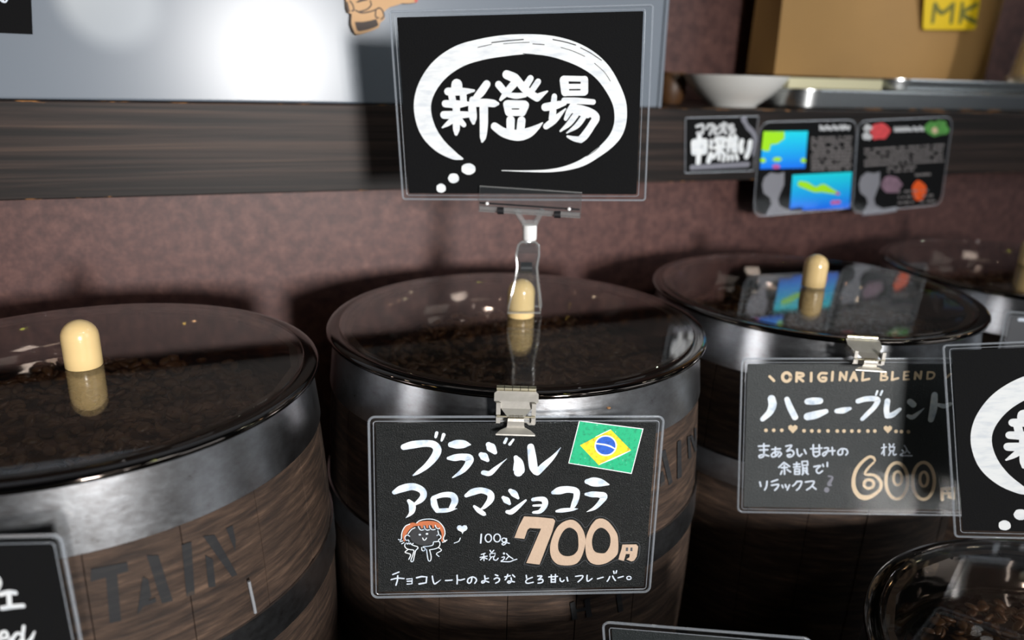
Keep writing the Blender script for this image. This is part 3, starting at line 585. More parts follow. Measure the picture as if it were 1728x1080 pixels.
# girl doodle and heart
c1.zoom(640, 860, 7.2); mb = MB(); blob(mb, c1, 545, 312, 175, 118, y=-0.00030, n=28); dr = mb.build('doodle_face', M['darkgrey'], t)
mb = MB(); brush(mb, c1, [(305, 372, 24), (306, 300, 44), (345, 220, 64), (400, 182, 60), (445, 178, 34)], y=-0.00034); brush(mb, c1, [(450, 178, 40), (520, 165, 56), (600, 160, 58), (680, 168, 54), (740, 205, 50), (766, 255, 38), (772, 310, 24), (765, 375, 24)], y=-0.00034)
for x in (515, 580, 652, 720): brush(mb, c1, [(x, 180, 34), (x + 4, 212, 26)], y=-0.00034)
mb.build('doodle_hair', M['orange'], dr)
mb = MB()
lines(mb, c1, [[(455, 158), (490, 130), (560, 112), (640, 112), (710, 135), (760, 180), (790, 230), (798, 290), (780, 340), (790, 372), (822, 366)], [(370, 172), (320, 195), (285, 250), (272, 300), (270, 345), (258, 365), (233, 357)], [(285, 375), (253, 385)], [(300, 395), (272, 410)], [(770, 392), (805, 382)],
    [(435, 215), (395, 235), (365, 270), (352, 290)], [(370, 320), (345, 305), (320, 315), (312, 345), (330, 370), (355, 365), (362, 385)], [(700, 310), (725, 300), (748, 320), (745, 345), (722, 360), (722, 385)], [(712, 250), (722, 290)],
    [(475, 200), (490, 230), (510, 245), (540, 240)], [(545, 195), (555, 225), (580, 245), (610, 240)], [(610, 190), (620, 220), (645, 240), (680, 235)], [(680, 185), (690, 210), (715, 230), (735, 220)], [(528, 340), (540, 365), (560, 362), (575, 340)],
    [(315, 410), (310, 440), (335, 470), (370, 480), (420, 490), (410, 540), (385, 610), (395, 628), (415, 610), (440, 500), (470, 465), (462, 445), (430, 435), (400, 425)], [(330, 400), (345, 415), (352, 400), (370, 415), (378, 400), (395, 420), (412, 405)], [(345, 485), (315, 515), (380, 540), (360, 600)],
    [(540, 445), (600, 440), (650, 425), (660, 390), (690, 385), (730, 385), (735, 430), (700, 465), (610, 485)], [(515, 455), (520, 490), (545, 495), (560, 470), (530, 450)], [(575, 480), (590, 590), (605, 620), (625, 610), (630, 560), (612, 485)], [(720, 455), (755, 490), (695, 530), (725, 565)], [(985, 340), (965, 380), (910, 402)]], 12)
for x, y, r in ((493, 300, 15), (580, 290, 16)): blob(mb, c1, x, y, r, r * .75)
poly(mb, c1, [(1005, 200), (985, 185), (955, 190), (940, 215), (955, 245), (1000, 268), (1010, 295), (1025, 265), (1060, 245), (1073, 220), (1060, 190), (1030, 185)])
mb.build('doodle_lines', M['bluewhite'], dr)
# tan cut-out price
c1.zoom(850, 790, 6); mb = MB()
mb.prism([c1.p(*q) for q in [(205, 485), (350, 492), (500, 508), (520, 530), (510, 570), (490, 640), (362, 972), (228, 955), (378, 608), (262, 602), (240, 620), (208, 712), (108, 700), (150, 590)]][::-1], -0.0006, -0.00021)
ringpoly(mb, c1, [(640, 525), (700, 520), (760, 560), (805, 630), (825, 700), (825, 760), (800, 860), (760, 940), (700, 975), (600, 980), (530, 960), (480, 895), (468, 800), (490, 700), (530, 610), (580, 555)], [(660, 597), (710, 615), (745, 660), (755, 740), (750, 820), (710, 870), (650, 888), (590, 875), (555, 830), (550, 760), (570, 690), (610, 625)], -0.0006, -0.00021)
ringpoly(mb, c1, [(950, 508), (1010, 510), (1070, 550), (1135, 640), (1155, 700), (1158, 820), (1140, 880), (1060, 945), (990, 970), (930, 972), (870, 945), (835, 880), (825, 780), (835, 690), (870, 600), (910, 540)], [(970, 600), (1020, 610), (1065, 660), (1080, 720), (1070, 790), (1030, 850), (980, 858), (920, 840), (895, 780), (895, 710), (920, 640)], -0.00062, -0.00021)
mb.prism([c1.p(*q) for q in [(1200, 770), (1340, 768), (1360, 790), (1345, 890), (1320, 930), (1290, 940), (1240, 918), (1270, 900), (1275, 865), (1235, 865), (1215, 935), (1160, 920), (1170, 880), (1190, 820)]][::-1], -0.0006, -0.00021)
pr = mb.build('paper_price', M['tan'], t)
mb = MB(); poly(mb, c1, [(1236, 800), (1258, 798), (1256, 836), (1233, 834)], -0.00064); poly(mb, c1, [(1282, 800), (1303, 798), (1301, 836), (1279, 834)], -0.00064)
lines(mb, c1, [[(92, 700), (140, 580), (190, 470), (350, 474), (500, 488), (540, 530), (590, 525), (650, 502), (710, 502), (780, 545), (830, 600), (900, 520), (950, 490), (1015, 492), (1090, 540), (1150, 625), (1172, 690), (1178, 748), (1260, 750), (1350, 750), (1378, 790), (1362, 900), (1300, 958), (1230, 942), (1150, 925), (1060, 965), (960, 992), (870, 970), (820, 930), (750, 978), (640, 996), (540, 985), (480, 935)], [(92, 700), (210, 730), (255, 640), (330, 640)], [(345, 640), (290, 780), (212, 950), (230, 975), (360, 988), (420, 880), (470, 760)]], 5, y=-0.0003)
mb.build('price_outline', M['outline'], pr)
# flag
c1.zoom(940, 700, 9.82); mb = MB(); mb.prism([c1.p(*q) for q in [(365, 90), (1430, 225), (1235, 975), (185, 800)]][::-1], -0.00045, -0.00021); fl = mb.build('paper_flag', M['flagwhite'], t)
mb = MB(); poly(mb, c1, [(376, 105), (1412, 236), (1225, 958), (200, 790)], -0.00050); mb.build('flag_field', M['green'], fl)
mb = MB(); poly(mb, c1, [(378, 500), (885, 236), (1225, 582), (690, 830)], -0.00054); mb.build('flag_diamond', M['yellow'], fl)
mb = MB(); blob(mb, c1, 803, 505, 185, 172, y=-0.00057, n=36); brush(mb, c1, [(700, 818, 8), (960, 705, 26), (1210, 590, 10)], y=-0.00055); brush(mb, c1, [(640, 358, 10), (760, 300, 16), (885, 240, 10)], y=-0.00055); mb.build('flag_white', M['flagwhite'], fl)
mb = MB(); blob(mb, c1, 803, 503, 163, 150, y=-0.00066, n=36); mb.build('flag_disc', M['blue'], fl)
mb = MB(); brush(mb, c1, [(640, 468, 24), (720, 478, 26), (800, 490, 28), (880, 515, 28), (948, 552, 22)], y=-0.00075); mb.build('flag_band', M['flagwhite'], fl)

# ------------------------------------------------------------------ second hanging card, on the barrel to the right
c2 = Sheet((0.4852, 0.4190, 0.9206), -0.4669, 0.1643, 0.0609)
t = thing('price_card', 'dark laminated card with tan heading and outlined tan price, clipped on the right barrel', 'price card', frame=c2.frame, group='hanging price cards')
sleeve(t, 0.1957, 0.1331, 0.1957 - 0.009, 0.1331 - 0.009, M['greycard'], (0, 0), 0.0042)
c2.zoom(1260, 610, 4.8); mb = MB()
ring(mb, c2, 322, 125, 33, 35, 26)
lines(mb, c2, [[(185, 120), (220, 155)], [(405, 90), (402, 160)], [(405, 92), (450, 97), (455, 116), (410, 125)], [(415, 128), (455, 158)], [(522, 92), (520, 158)], [(645, 95), (600, 95), (580, 125), (600, 155), (635, 155), (640, 132), (612, 130)], [(695, 85), (690, 152)], [(838, 155), (868, 88)], [(868, 88), (890, 152)], [(848, 130), (882, 130)]], 22)
for s_ in ([(752, 150), (758, 88), (800, 148), (808, 85)], [(940, 88), (935, 152), (990, 140)], [(1360, 140), (1365, 88), (1405, 138), (1412, 82)], [(1180, 85), (1175, 148), (1225, 135)], [(1650, 100), (1615, 130)]): brush(mb, c2, s_, 20, sharp=True)
lines(mb, c2, [[(1090, 85), (1085, 148)], [(1090, 85), (1125, 92), (1120, 110), (1092, 115)], [(1092, 115), (1135, 125), (1128, 146), (1085, 150)], [(1275, 85), (1270, 145)], [(1275, 85), (1312, 82)], [(1272, 115), (1305, 112)], [(1270, 145), (1312, 143)], [(1465, 88), (1460, 140)], [(1460, 140), (1500, 135), (1518, 108), (1505, 88), (1465, 85)]], 17)
for x, y in ((155, 556), (218, 556), (283, 556), (463, 560), (526, 561), (585, 562), (657, 561), (732, 562), (787, 562), (850, 562), (908, 562), (980, 562), (1036, 562), (1208, 565), (1252, 567), (1308, 568)): blob(mb, c2, x, y, 15)
def heart(mb, sh, x, y, s_): poly(mb, sh, [(x, y - .5 * s_), (x + .4 * s_, y - .8 * s_), (x + .9 * s_, y - .5 * s_), (x + .85 * s_, y), (x, y + .85 * s_), (x - .85 * s_, y), (x - .9 * s_, y - .5 * s_), (x - .4 * s_, y - .8 * s_)])
heart(mb, c2, 373, 545, 42); heart(mb, c2, 1142, 548, 38)
c2.zoom(1420, 735, 7.8545)
brush(mb, c2, [(440, 330, 30), (420, 290, 36), (360, 282, 40), (270, 350, 44), (195, 450, 48), (160, 560, 50), (162, 680, 56), (215, 780, 62), (300, 822, 70), (400, 798, 58), (500, 720, 46), (525, 640, 45), (490, 570, 45), (420, 520, 40), (312, 508, 36), (350, 430, 34), (425, 355, 30)])
ring(mb, c2, 360, 640, 65, 58, 42); ring(mb, c2, 730, 598, 145, 240, 46, n=28); ring(mb, c2, 742, 565, 56, 90, 40); ring(mb, c2, 1083, 598, 145, 245, 46, n=28); ring(mb, c2, 1088, 575, 54, 96, 40)
brush(mb, c2, [(1332, 845), (1328, 705), (1480, 702), (1478, 825), (1420, 805)], 48, sharp=True); brush(mb, c2, [(1330, 765), (1480, 762)], 40); brush(mb, c2, [(1403, 705), (1403, 765)], 26)
mb.build('tan_lettering', M['tanmark'], t)
mb = MB(); c2.zoom(1260, 610, 4.8)
for st in ([(200, 300, 62), (208, 350, 66), (185, 410, 56), (128, 466, 40)], [(325, 305, 44), (350, 370, 52), (390, 450, 52)], [(492, 323, 52), (540, 320, 62), (592, 318, 54)], [(492, 445, 64), (560, 430, 66), (640, 403, 42)], [(728, 400, 40), (780, 395, 52), (835, 380, 28)],
    [(900, 320, 42), (960, 303, 46), (1030, 300, 46), (1060, 315, 46), (1030, 370, 42), (980, 420, 40), (935, 465, 34)], [(1056, 240, 18), (1045, 270, 16)], [(1096, 238, 18), (1082, 270, 16)], [(1138, 318, 46), (1130, 390, 46), (1137, 440, 46)], [(1137, 440, 46), (1180, 430, 46), (1240, 385, 28)],
    [(1322, 325, 52), (1348, 348, 52)], [(1305, 440, 28), (1340, 450, 40), (1390, 415, 25), (1435, 378, 6)], [(1520, 270, 52), (1510, 380, 62), (1490, 470, 48)], [(1550, 350, 30), (1600, 360, 40), (1650, 342, 30)]):
    brush(mb, c2, st)
mb.build('brush_heading', M['bluewhite'], t)
mb = MB(); c2.zoom(1260, 735, 9.0947)
lines(mb, c2, [[(180, 160), (340, 155)], [(200, 220), (320, 215)], [(262, 125), (262, 270), (250, 320), (200, 335), (192, 305), (260, 290), (335, 310)], [(385, 210), (515, 200)], [(440, 180), (435, 260), (450, 310)], [(500, 240), (460, 300), (400, 325), (378, 290), (430, 250), (500, 250), (530, 280), (490, 322)],
    [(600, 160), (690, 150), (610, 240), (680, 220), (722, 265), (690, 315), (640, 325), (622, 298), (668, 288)], [(770, 205), (780, 280), (810, 315), (845, 280)], [(880, 215), (910, 275)], [(980, 200), (1150, 190)], [(1020, 140), (1020, 280), (1060, 320), (1120, 285)], [(1110, 140), (1115, 280)], [(1020, 250), (1110, 245)],
    [(1190, 190), (1250, 190), (1220, 270), (1180, 310), (1165, 275), (1230, 240), (1350, 230)], [(1310, 180), (1315, 290)], [(1470, 210), (1460, 280), (1410, 292), (1400, 245), (1450, 200), (1525, 210), (1545, 260), (1520, 295)],
    [(570, 410), (490, 485)], [(570, 410), (655, 470)], [(530, 490), (620, 485)], [(575, 450), (580, 590)], [(540, 540), (520, 590)], [(620, 520), (670, 555)], [(720, 440), (810, 435)], [(765, 410), (765, 470)], [(720, 480), (820, 475)], [(735, 550), (810, 550)], [(860, 480), (860, 580)], [(920, 480), (925, 560)], [(860, 500), (920, 500)], [(860, 535), (920, 535)], [(870, 570), (850, 595)], [(905, 560), (940, 590)],
    [(1030, 475), (1130, 460), (1075, 510), (1072, 555), (1110, 575), (1160, 540)], [(1165, 440), (1175, 470)], [(1235, 410), (1235, 470)], [(200, 710), (215, 775)], [(310, 700), (300, 780), (275, 830)], [(380, 705), (470, 675)], [(380, 760), (485, 748), (465, 800), (430, 835)], [(540, 760), (555, 795)], [(590, 750), (605, 790)], [(655, 755), (620, 830)],
    [(770, 700), (740, 740), (705, 770)], [(770, 705), (842, 705), (810, 790), (765, 835)], [(900, 710), (1030, 700), (990, 780), (920, 830)], [(1000, 770), (1060, 820)]], 27)
brush(mb, c2, [(735, 510), (735, 590), (810, 590), (810, 510), (735, 510)], 24, sharp=True); brush(mb, c2, [(845, 395), (930, 390), (935, 450), (850, 455), (845, 395)], 24, sharp=True)
c2.zoom(1420, 735, 7.8545)
lines(mb, c2, [[(530, 160), (590, 150)], [(560, 112), (562, 260)], [(560, 180), (530, 240)], [(630, 110), (645, 140)], [(690, 110), (675, 140)], [(650, 210), (625, 260)], [(680, 210), (690, 255), (722, 245)], [(830, 130), (840, 145)], [(800, 190), (822, 220), (780, 260), (930, 265)], [(850, 160), (870, 200), (900, 230)], [(862, 195), (835, 230)]], 20)
brush(mb, c2, [(630, 150), (700, 150), (690, 200), (635, 200), (630, 150)], 18, sharp=True)
mb.build('small_lettering', M['chalk'], t)
mb = MB(); c2.zoom(1260, 735, 9.0947); brush(mb, c2, [(1255, 620, 30), (1315, 640, 30), (1260, 740, 60), (1300, 760, 20)]); blob(mb, c2, 1225, 830, 42); mb.build('faded_marks', M['greychalk'], t)

# ------------------------------------------------------------------ card on the left barrel, card on the farthest barrel, card in the near foreground
c3 = Sheet((-0.1687, 0.4004, 0.9109), -0.39, 0.07, 0.0585)
t = thing('price_card', 'black laminated card with white letters hanging at the bottom left corner', 'price card', frame=c3.frame, group='hanging price cards')
sleeve(t, CW, CH, CW - 0.010, CH - 0.010, M['paper'], (0, 0), 0.0042)
c3.zoom(0, 880, 5.4); mb = MB()
lines(mb, c3, [[(-75, 600), (-40, 500), (0, 545), (-20, 610)], [(10, 660), (80, 640), (145, 645)], [(85, 640), (95, 770)], [(25, 785), (120, 770), (215, 762)], [(-150, 655), (-70, 650)], [(-110, 600), (-120, 780)]], 46)
lines(mb, c3, [[(-180, 1080), (-120, 1020), (-60, 1080), (-90, 1150), (-10, 1100)], [(0, 1060), (70, 1050), (60, 1000), (20, 1010), (5, 1080), (60, 1120), (110, 1060)], [(215, 1030), (160, 1015), (120, 1075), (160, 1110), (210, 1060)], [(222, 950), (212, 1060), (240, 1110), (290, 1060), (320, 1000, 18)]], 32)
mb.build('white_lettering', M['white'], t)
c4 = Sheet((0.8125, 0.4366, 0.9194), -0.5, 0.07, -0.0185)
t = thing('price_card', 'bluish card corner hanging on the farthest barrel at the right edge', 'price card', frame=c4.frame, group='hanging price cards')
sleeve(t, CW, CH, CW - 0.009, CH - 0.009, M['bluecard'], (0, 0), 0.0042)
mb = MB(); mb.flat([(-.075, -.055), (-.02, -.055), (-.075, -.02)], -0.0003); mb.build('green_patch', M['leaf'], t)
mb = MB(); mb.flat([(-.008, -.055), (-.008, -.02), (-.060, -.02)], -0.0003); mb.build('blue_patch', M['deepblue'], t)
mb = MB(); c4.zoom(0, 0, 1)
def localstroke(mb, pts, w): _ribbon(mb, spline([(*p, w) for p in pts]), -0.00045)
for st in ([(-.07, .035), (-.04, .035)], [(-.07, .02), (-.035, .025)], [(-.052, .048), (-.05, .0)], [(-.025, .04), (-.025, .02)], [(-.01, .045), (-.01, .02), (-.02, .0)], [(.01, .04), (.035, .04), (.035, .008), (.008, .008)]): localstroke(mb, st, 0.006)
for x in (-.085, -.075): localstroke(mb, [(x, .0595), (x + .04, .0597)], .0035)
mb.build('white_lettering', M['chalk'], t)
c5 = Sheet((0.2753, 0.3255, 0.8385), -0.5783, -0.1201, 0.1071)
t = thing('laminated_card', 'top edge of a dark laminated card poking up at the bottom edge', 'card', frame=c5.frame)
sleeve(t, 0.13, 0.050, 0.119, 0.039, M['greycard'], (0, 0), 0.005)
# ------------------------------------------------------------------ spring clips that hold the price cards on the hoops
def metal_clip(key, deg, d, tilt, label):
    c = AX[key]; a = math.radians(deg); n = np.array([math.cos(a), math.sin(a), 0]); r = np.array([-math.sin(a), math.cos(a), 0])
    p = np.array([c[0], c[1], c[2]]) + n * 0.160
    t = thing('metal_clip', label, 'clip', frame=(p, r, np.array([0, 0, 1.]), n), group='spring clips on the barrel hoops')
    def strip(mb, rows, th=0.0007):
        vs = []; k = len(rows)
        for (z, xl, xr, o) in rows: vs += [(xl, -o, z), (xr, -o, z)]
        for (z, xl, xr, o) in rows: vs += [(xl, -o + th, z), (xr, -o + th, z)]
        fs = [(2 * i, 2 * i + 1, 2 * i + 3, 2 * i + 2) for i in range(k - 1)] + [(2 * k + 2 * i, 2 * k + 2 * i + 2, 2 * k + 2 * i + 3, 2 * k + 2 * i + 1) for i in range(k - 1)]
        fs += [(2 * i, 2 * i + 2, 2 * k + 2 * i + 2, 2 * k + 2 * i) for i in range(k - 1)] + [(2 * i + 1, 2 * k + 2 * i + 1, 2 * k + 2 * i + 3, 2 * i + 3) for i in range(k - 1)]
        fs += [(0, 2 * k, 2 * k + 1, 1), (2 * k - 2, 2 * k - 1, 4 * k - 1, 4 * k - 2)]
        mb.add(vs, fs); return mb
    mb = MB()
    for i in range(5):
        x0 = -0.0132 + i * 0.00530; mb.tube([(x0, 0.001, 0.0036), (x0 + 0.0049, 0.001, 0.0036)], 0.0018, 10)
    mb.build('hinge', M['brass'], t, True)
    dz = d
    mb = strip(MB(), [(0.0022, -.0128, .0128, 0.0005), (0.0008, -.0146, .0146, 0.0015), (-0.0032, -.0146, .0146, 0.0025 + dz * .3), (-0.0072, -.0100, .0100, 0.003 + dz * .6), (-0.0112, -.0056, .0056, dz + .0045)])
    mb.build('top_plate', M['nickel'], t)
    for sx in (-1, 1):
        mb = MB(); x0, x1 = sorted((sx * .0102, sx * .0130)); mb.box(x0, x1, -dz - 0.0015, -dz + 0.0005, -0.0175, -0.0030); mb.box(x0 + .0008, x1 - .0008, -dz, 0.0055, -0.0125, -0.0070)
        mb.build('side_bracket', M['nickel'], t)
    mb = MB(); mb.tube([(-.0125, -dz - .0028, -.0118), (.0125, -dz - .0028, -.0118)], 0.0007, 8)
    mb.tube([(x, -dz - .0028 + .0015 * math.cos(x * 9000), -.0118 + .0015 * math.sin(x * 9000)) for x in np.linspace(-.0050, .0050, 110)], 0.00035, 5)
    mb.build('spring', M['brass'], t, True)
    mb = strip(MB(), [(-.0122, -.0052, .0052, dz + .0050), (-.0140, -.0054, .0054, dz + .0056), (-.0176, -.0056, .0056, dz + .0050), (-.0188, -.0060, .0060, dz + .0046), (-.0200, -.0100, .0100, dz + .0066), (-.0214, -.0128, .0128, dz + .0092), (-.0222, -.0128, .0128, dz + .0094)])
    mb.build('lever', M['nickel'], t)
    mb = MB(); mb.prism([(.0128 * math.cos(q), -.0195 + .0085 * math.sin(q)) for q in np.linspace(0, math.pi, 14)], -dz + 0.0012, -dz + 0.0018); mb.build('back_jaw', M['nickel'], t)
    return t
metal_clip('centre', 248.0, 0.0070, 0, 'small steel spring clip pinching the flag card onto the middle barrel')
rc = metal_clip('right', 242.3, 0.0230, 0, 'small bright steel spring clip above the tan lettered card'); rc.scale = (0.92, 0.9, 0.72)
metal_clip('left', 249.0, 0.0080, 0, 'small steel spring clip on the left barrel, just outside the picture')
metal_clip('far', 241.0, 0.0080, 0, 'small steel spring clip on the farthest barrel, just outside the picture')

# ------------------------------------------------------------------ clear clip stand that grips the middle knob and carries the sign
kx, ky = AX['centre'][0] + 0.004, AX['centre'][1] + 0.0016
hs = Sheet((kx, ky, 1.035), -0.36, 0, 0.02).zoom(770, 310, 4.32)
t = thing('sign_clip_stand', 'clear plastic clip stand biting the knob of the middle lid and holding the sign', 'sign holder', frame=hs.frame)
def jaw(sgn, rows, name):
    R = [(hs.p(xl, y), hs.p(xr, y), o) for y, xl, xr, o in rows]; mb = MB(); k = len(R); vs = []
    for th in (0, 0.0014):
        for l, r_, o in R: vs += [(l[0], sgn * (o + th), l[1] - sgn * .36 * o), (r_[0], sgn * (o + th), r_[1] - sgn * .36 * o)]
    fs = [(2 * i, 2 * i + 1, 2 * i + 3, 2 * i + 2) for i in range(k - 1)] + [(2 * k + 2 * i, 2 * k + 2 * i + 2, 2 * k + 2 * i + 3, 2 * k + 2 * i + 1) for i in range(k - 1)]
    fs += [(2 * i, 2 * i + 2, 2 * k + 2 * i + 2, 2 * k + 2 * i) for i in range(k - 1)] + [(2 * i + 1, 2 * k + 2 * i + 1, 2 * k + 2 * i + 3, 2 * i + 3) for i in range(k - 1)]
    fs += [(0, 2 * k, 2 * k + 1, 1), (2 * k - 2, 2 * k - 1, 4 * k - 1, 4 * k - 2)]
    mb.add(vs, fs); o = mb.build(name, M['clear'], t)
    mb = MB()
    loop = [(l[0], sgn * (q + 0.0007), l[1] - sgn * .36 * q) for l, r_, q in R] + [(r_[0], sgn * (q + 0.0007), r_[1] - sgn * .36 * q) for l, r_, q in R[::-1]]
    mb.tube(loop, 0.0010, 8, closed=True); mb.build('jaw_rim', M['clear_edge'], o, True)
jaw(-1, [(425, 475, 575, .003), (450, 450, 600, .0038), (520, 434, 600, .0042), (610, 443, 582, .0058), (700, 428, 586, .0085), (800, 405, 596, .0122), (900, 380, 604, .0136), (945, 372, 606, .0140)], 'clamp_jaw')
jaw(1, [(425, 475, 575, .003), (450, 455, 605, .0038), (520, 440, 606, .0042), (610, 450, 592, .0058), (700, 445, 602, .0085), (800, 425, 618, .0122), (890, 405, 630, .0136)], 'clamp_jaw')
mb = MB(); a = hs.p(470, 612); b = hs.p(552, 612); mb.tube([(a[0], 0, a[1]), (b[0], 0, b[1])], 0.0046, 14); mb.build('spring_roll', M['black'], t, True)
mb = MB(); a = hs.p(455, 500); b = hs.p(590, 455); mb.box(a[0], b[0], -.0030, .0030, a[1], b[1])
q = hs.p(532, 418); mb.lathe([(0, -.004), (.0034, -.0025), (.0042, 0), (.0034, .0025), (0, .004)], 16, q[0], 0, q[1]); mb.build('clamp_head', M['clear'], t, True)
mb = MB(); a = hs.p(534, 408); b = hs.p(534, 300); r_ = hs.k(534, 350) * 52
mb.lathe([(0, a[1]), (r_ * .92, a[1]), (r_, a[1] + .001), (r_, b[1] - .001), (r_ * .92, b[1]), (0, b[1])], 28, a[0], 0, 0); mb.build('swivel_neck', M['whiteplastic'], t, True)
mb = MB()
for X0, X1 in ((492, 430), (578, 628)):
    a = hs.p(X0, 285); b = hs.p(X1, 185); mb.tube([(a[0], 0, a[1]), (b[0], -.002, b[1])], 0.0024, 10)
a = hs.p(478, 288); b = hs.p(592, 288); mb.tube([(a[0], 0, a[1]), (b[0], 0, b[1])], 0.0028, 10); mb.build('yoke', M['clear_edge'], t, True)
def clip_bar(t, sh, px, bands, dots, rod, rod2, rk):
    """clear bar clip built on the sign's own plane, front and back plate, rod, dark bands"""
    base = t.matrix_world.copy(); fm = Matrix(((sh.r[0], -sh.n[0], sh.u[0], sh.c[0]), (sh.r[1], -sh.n[1], sh.u[1], sh.c[1]), (sh.r[2], -sh.n[2], sh.u[2], sh.c[2]), (0, 0, 0, 1)))
    rel = base.inverted() @ fm
    def put(mb, name, m, smooth=False, parent=None):
        mb.v = [tuple(rel @ Vector(v)) for v in mb.v]; return mb.build(name, m, parent or t, smooth)
    mb = MB(); mb.prism(px[::-1], -0.0032, -0.0020); fp = put(mb, 'clip_plate', M['clear'])
    mb = MB(); mb.tube([(x, -0.0026, z) for x, z in px], 0.0007, 6, closed=True); put(mb, 'plate_rim', M['clear_edge'], True, fp)
    mb = MB(); mb.prism([(x, z) for x, z in px][::-1], 0.0020, 0.0032); put(mb, 'clip_plate', M['clear'])
    (ax_, az), (bx__, bz) = rod; mb = MB(); mb.tube([(ax_, -.0048, az), (bx__, -.0048, bz)], rk * .36, 10); put(mb, 'hinge_rod', M['black'], True)
    (ax_, az), (bx__, bz) = rod2; mb = MB(); mb.tube([(ax_, -.003, az), (bx__, -.003, bz)], rk, 12); put(mb, 'hinge_tube', M['clear_edge'], True)
    for (x, z), hw in bands:
        mb = MB(); mb.tube([(x - hw, -.0035, z), (x + hw, -.0035, z)], rk * 1.55, 12); put(mb, 'rubber_band', M['black'], True)
    for (x, z) in dots:
        mb = MB(); mb.lathe([(0, -.0016), (.0012, -.001), (.0016, 0), (.0012, .001), (0, .0016)], 12, x, -.0058, z); put(mb, 'rivet', M['whiteplastic'], True)
s1.zoom(770, 310, 4.32)
clip_bar(t, s1, [s1.p(175, 14), s1.p(918, 62), s1.p(905, 243), s1.p(168, 194)], [(s1.p(328, 190), .0026), (s1.p(740, 218), .0026)], [s1.p(232, 135), s1.p(825, 175)], (s1.p(178, 130), s1.p(900, 180)), (s1.p(175, 172), s1.p(902, 222)), 0.0019)
def low_stand(sh, key, label, off=0.0):
    c = AX[key]; k = np.array([c[0] + .004, c[1] + .0016, c[2] + .0024 + .033])
    h_ = {'front': SH, 'corner': 0.138}[key]; bot = sh.c - sh.u * (h_ / 2)
    t = thing('sign_clip_stand', label, 'sign holder', (float(k[0]), float(k[1]), float(k[2]))); bpy.context.view_layer.update()
    zz = -h_ / 2 + .004; px = [(off - .035, zz + .011), (off + .035, zz + .011), (off + .035, zz - .009), (off - .035, zz - .009)]
    clip_bar(t, sh, px, [((off - .02, zz - .005), .004), ((off + .02, zz - .005), .004)], [], ((off - .033, zz - .004), (off + .033, zz - .004)), ((off - .033, zz - .007), (off + .033, zz - .007)), 0.0018)
    tip = sh.c + sh.r * off + sh.u * (zz - .009) - k
    mb = MB(); mb.tube([(0, 0, .001), tuple(tip * .5 + np.array([0, 0, .002])), tuple(tip)], 0.0024, 10); mb.build('stem', M['clear_edge'], t, True)
    mb = MB(); mb.lathe([(.0126, -.014), (.0138, -.014), (.0138, -.002), (.009, .0022), (0, .0034), (0, .0022), (.0084, .0012), (.0126, -.0035)], 28); mb.build('knob_cap', M['clear'], t, True)
low_stand(s2, 'front', 'clear clip stand holding the cut-off sign above the bottom right lid')
metal_clip('corner', 64.2, 0.0150, 0, 'small steel spring clip on the lower barrel behind the dark card, below the picture edge')

# ------------------------------------------------------------------ small cards stuck on the shelf front
def roundpoly(P, r, n=5):
    out = []; P = [np.array(p) for p in P]
    for i, p in enumerate(P):
        a = P[i - 1] - p; b = P[(i + 1) % len(P)] - p; a = p + a / np.hypot(*a) * r; b = p + b / np.hypot(*b) * r
        for t_ in np.linspace(0, 1, n): out.append(tuple((1 - t_) ** 2 * a + 2 * t_ * (1 - t_) * p + t_ * t_ * b))
    return out
def beam_card(quad, r, label, m, cat='card', margin=0.0022):
    c = onY(sum(q[0] for q in quad) / 4, sum(q[1] for q in quad) / 4, 0.7576); sh = Sheet(c, 0, 0, 0).zoom(0, 0, 1)
    t = thing('shelf_card', label, cat, frame=sh.frame, group='cards on the shelf front')
    P = [sh.p(*q) for q in quad]; mb = MB(); mb.prism(roundpoly(P, r)[::-1], -0.0006, 0.0012); f = mb.build('laminate_film', M['film'], t)
    mb = MB(); mb.tube([(x, 0, z) for x, z in roundpoly(P, r)], 0.0008, 6, closed=True); mb.build('sealed_edge', M['film_edge'], f, True)
    cc = sum(np.array(p) for p in P) / 4; Q = [np.array(p) + (cc - np.array(p)) / np.hypot(*(cc - np.array(p))) * margin * 1.4 for p in P]
    mb = MB(); mb.prism(roundpoly(Q, r)[::-1], -0.0001, 0.0003); mb.build('paper_sheet', m, t)
    return t, sh
t, sh = beam_card([(1157, 199), (1280, 196), (1271, 288), (1156, 292)], 0.0015, 'small black card with white brushed characters, leftmost on the shelf front', M['paper'])
sh.zoom(1140, 185, 9.394); mb = MB()
lines(mb, sh, [[(330, 265), (430, 248), (425, 372)], [(340, 372), (425, 368)], [(520, 240), (490, 300)], [(525, 245), (592, 250), (540, 390)], [(615, 260), (625, 305)], [(665, 290), (605, 345), (650, 392)], [(700, 250), (800, 232)], [(760, 215), (735, 300), (800, 372)], [(690, 372), (780, 290)], [(835, 262), (905, 250), (870, 375)], [(840, 300), (930, 320), (910, 375)]], 42)
mb.build('small_lettering', M['lightgrey'], t)
mb = MB()
brush(mb, sh, [(285, 520), (465, 510), (460, 660), (290, 672), (285, 520)], 88, sharp=True); lines(mb, sh, [[(372, 435), (368, 640), (355, 835)], [(1045, 505), (1030, 580), (1042, 655)], [(1180, 515), (1160, 640), (1122, 740)], [(520, 810), (555, 710)]], 78)
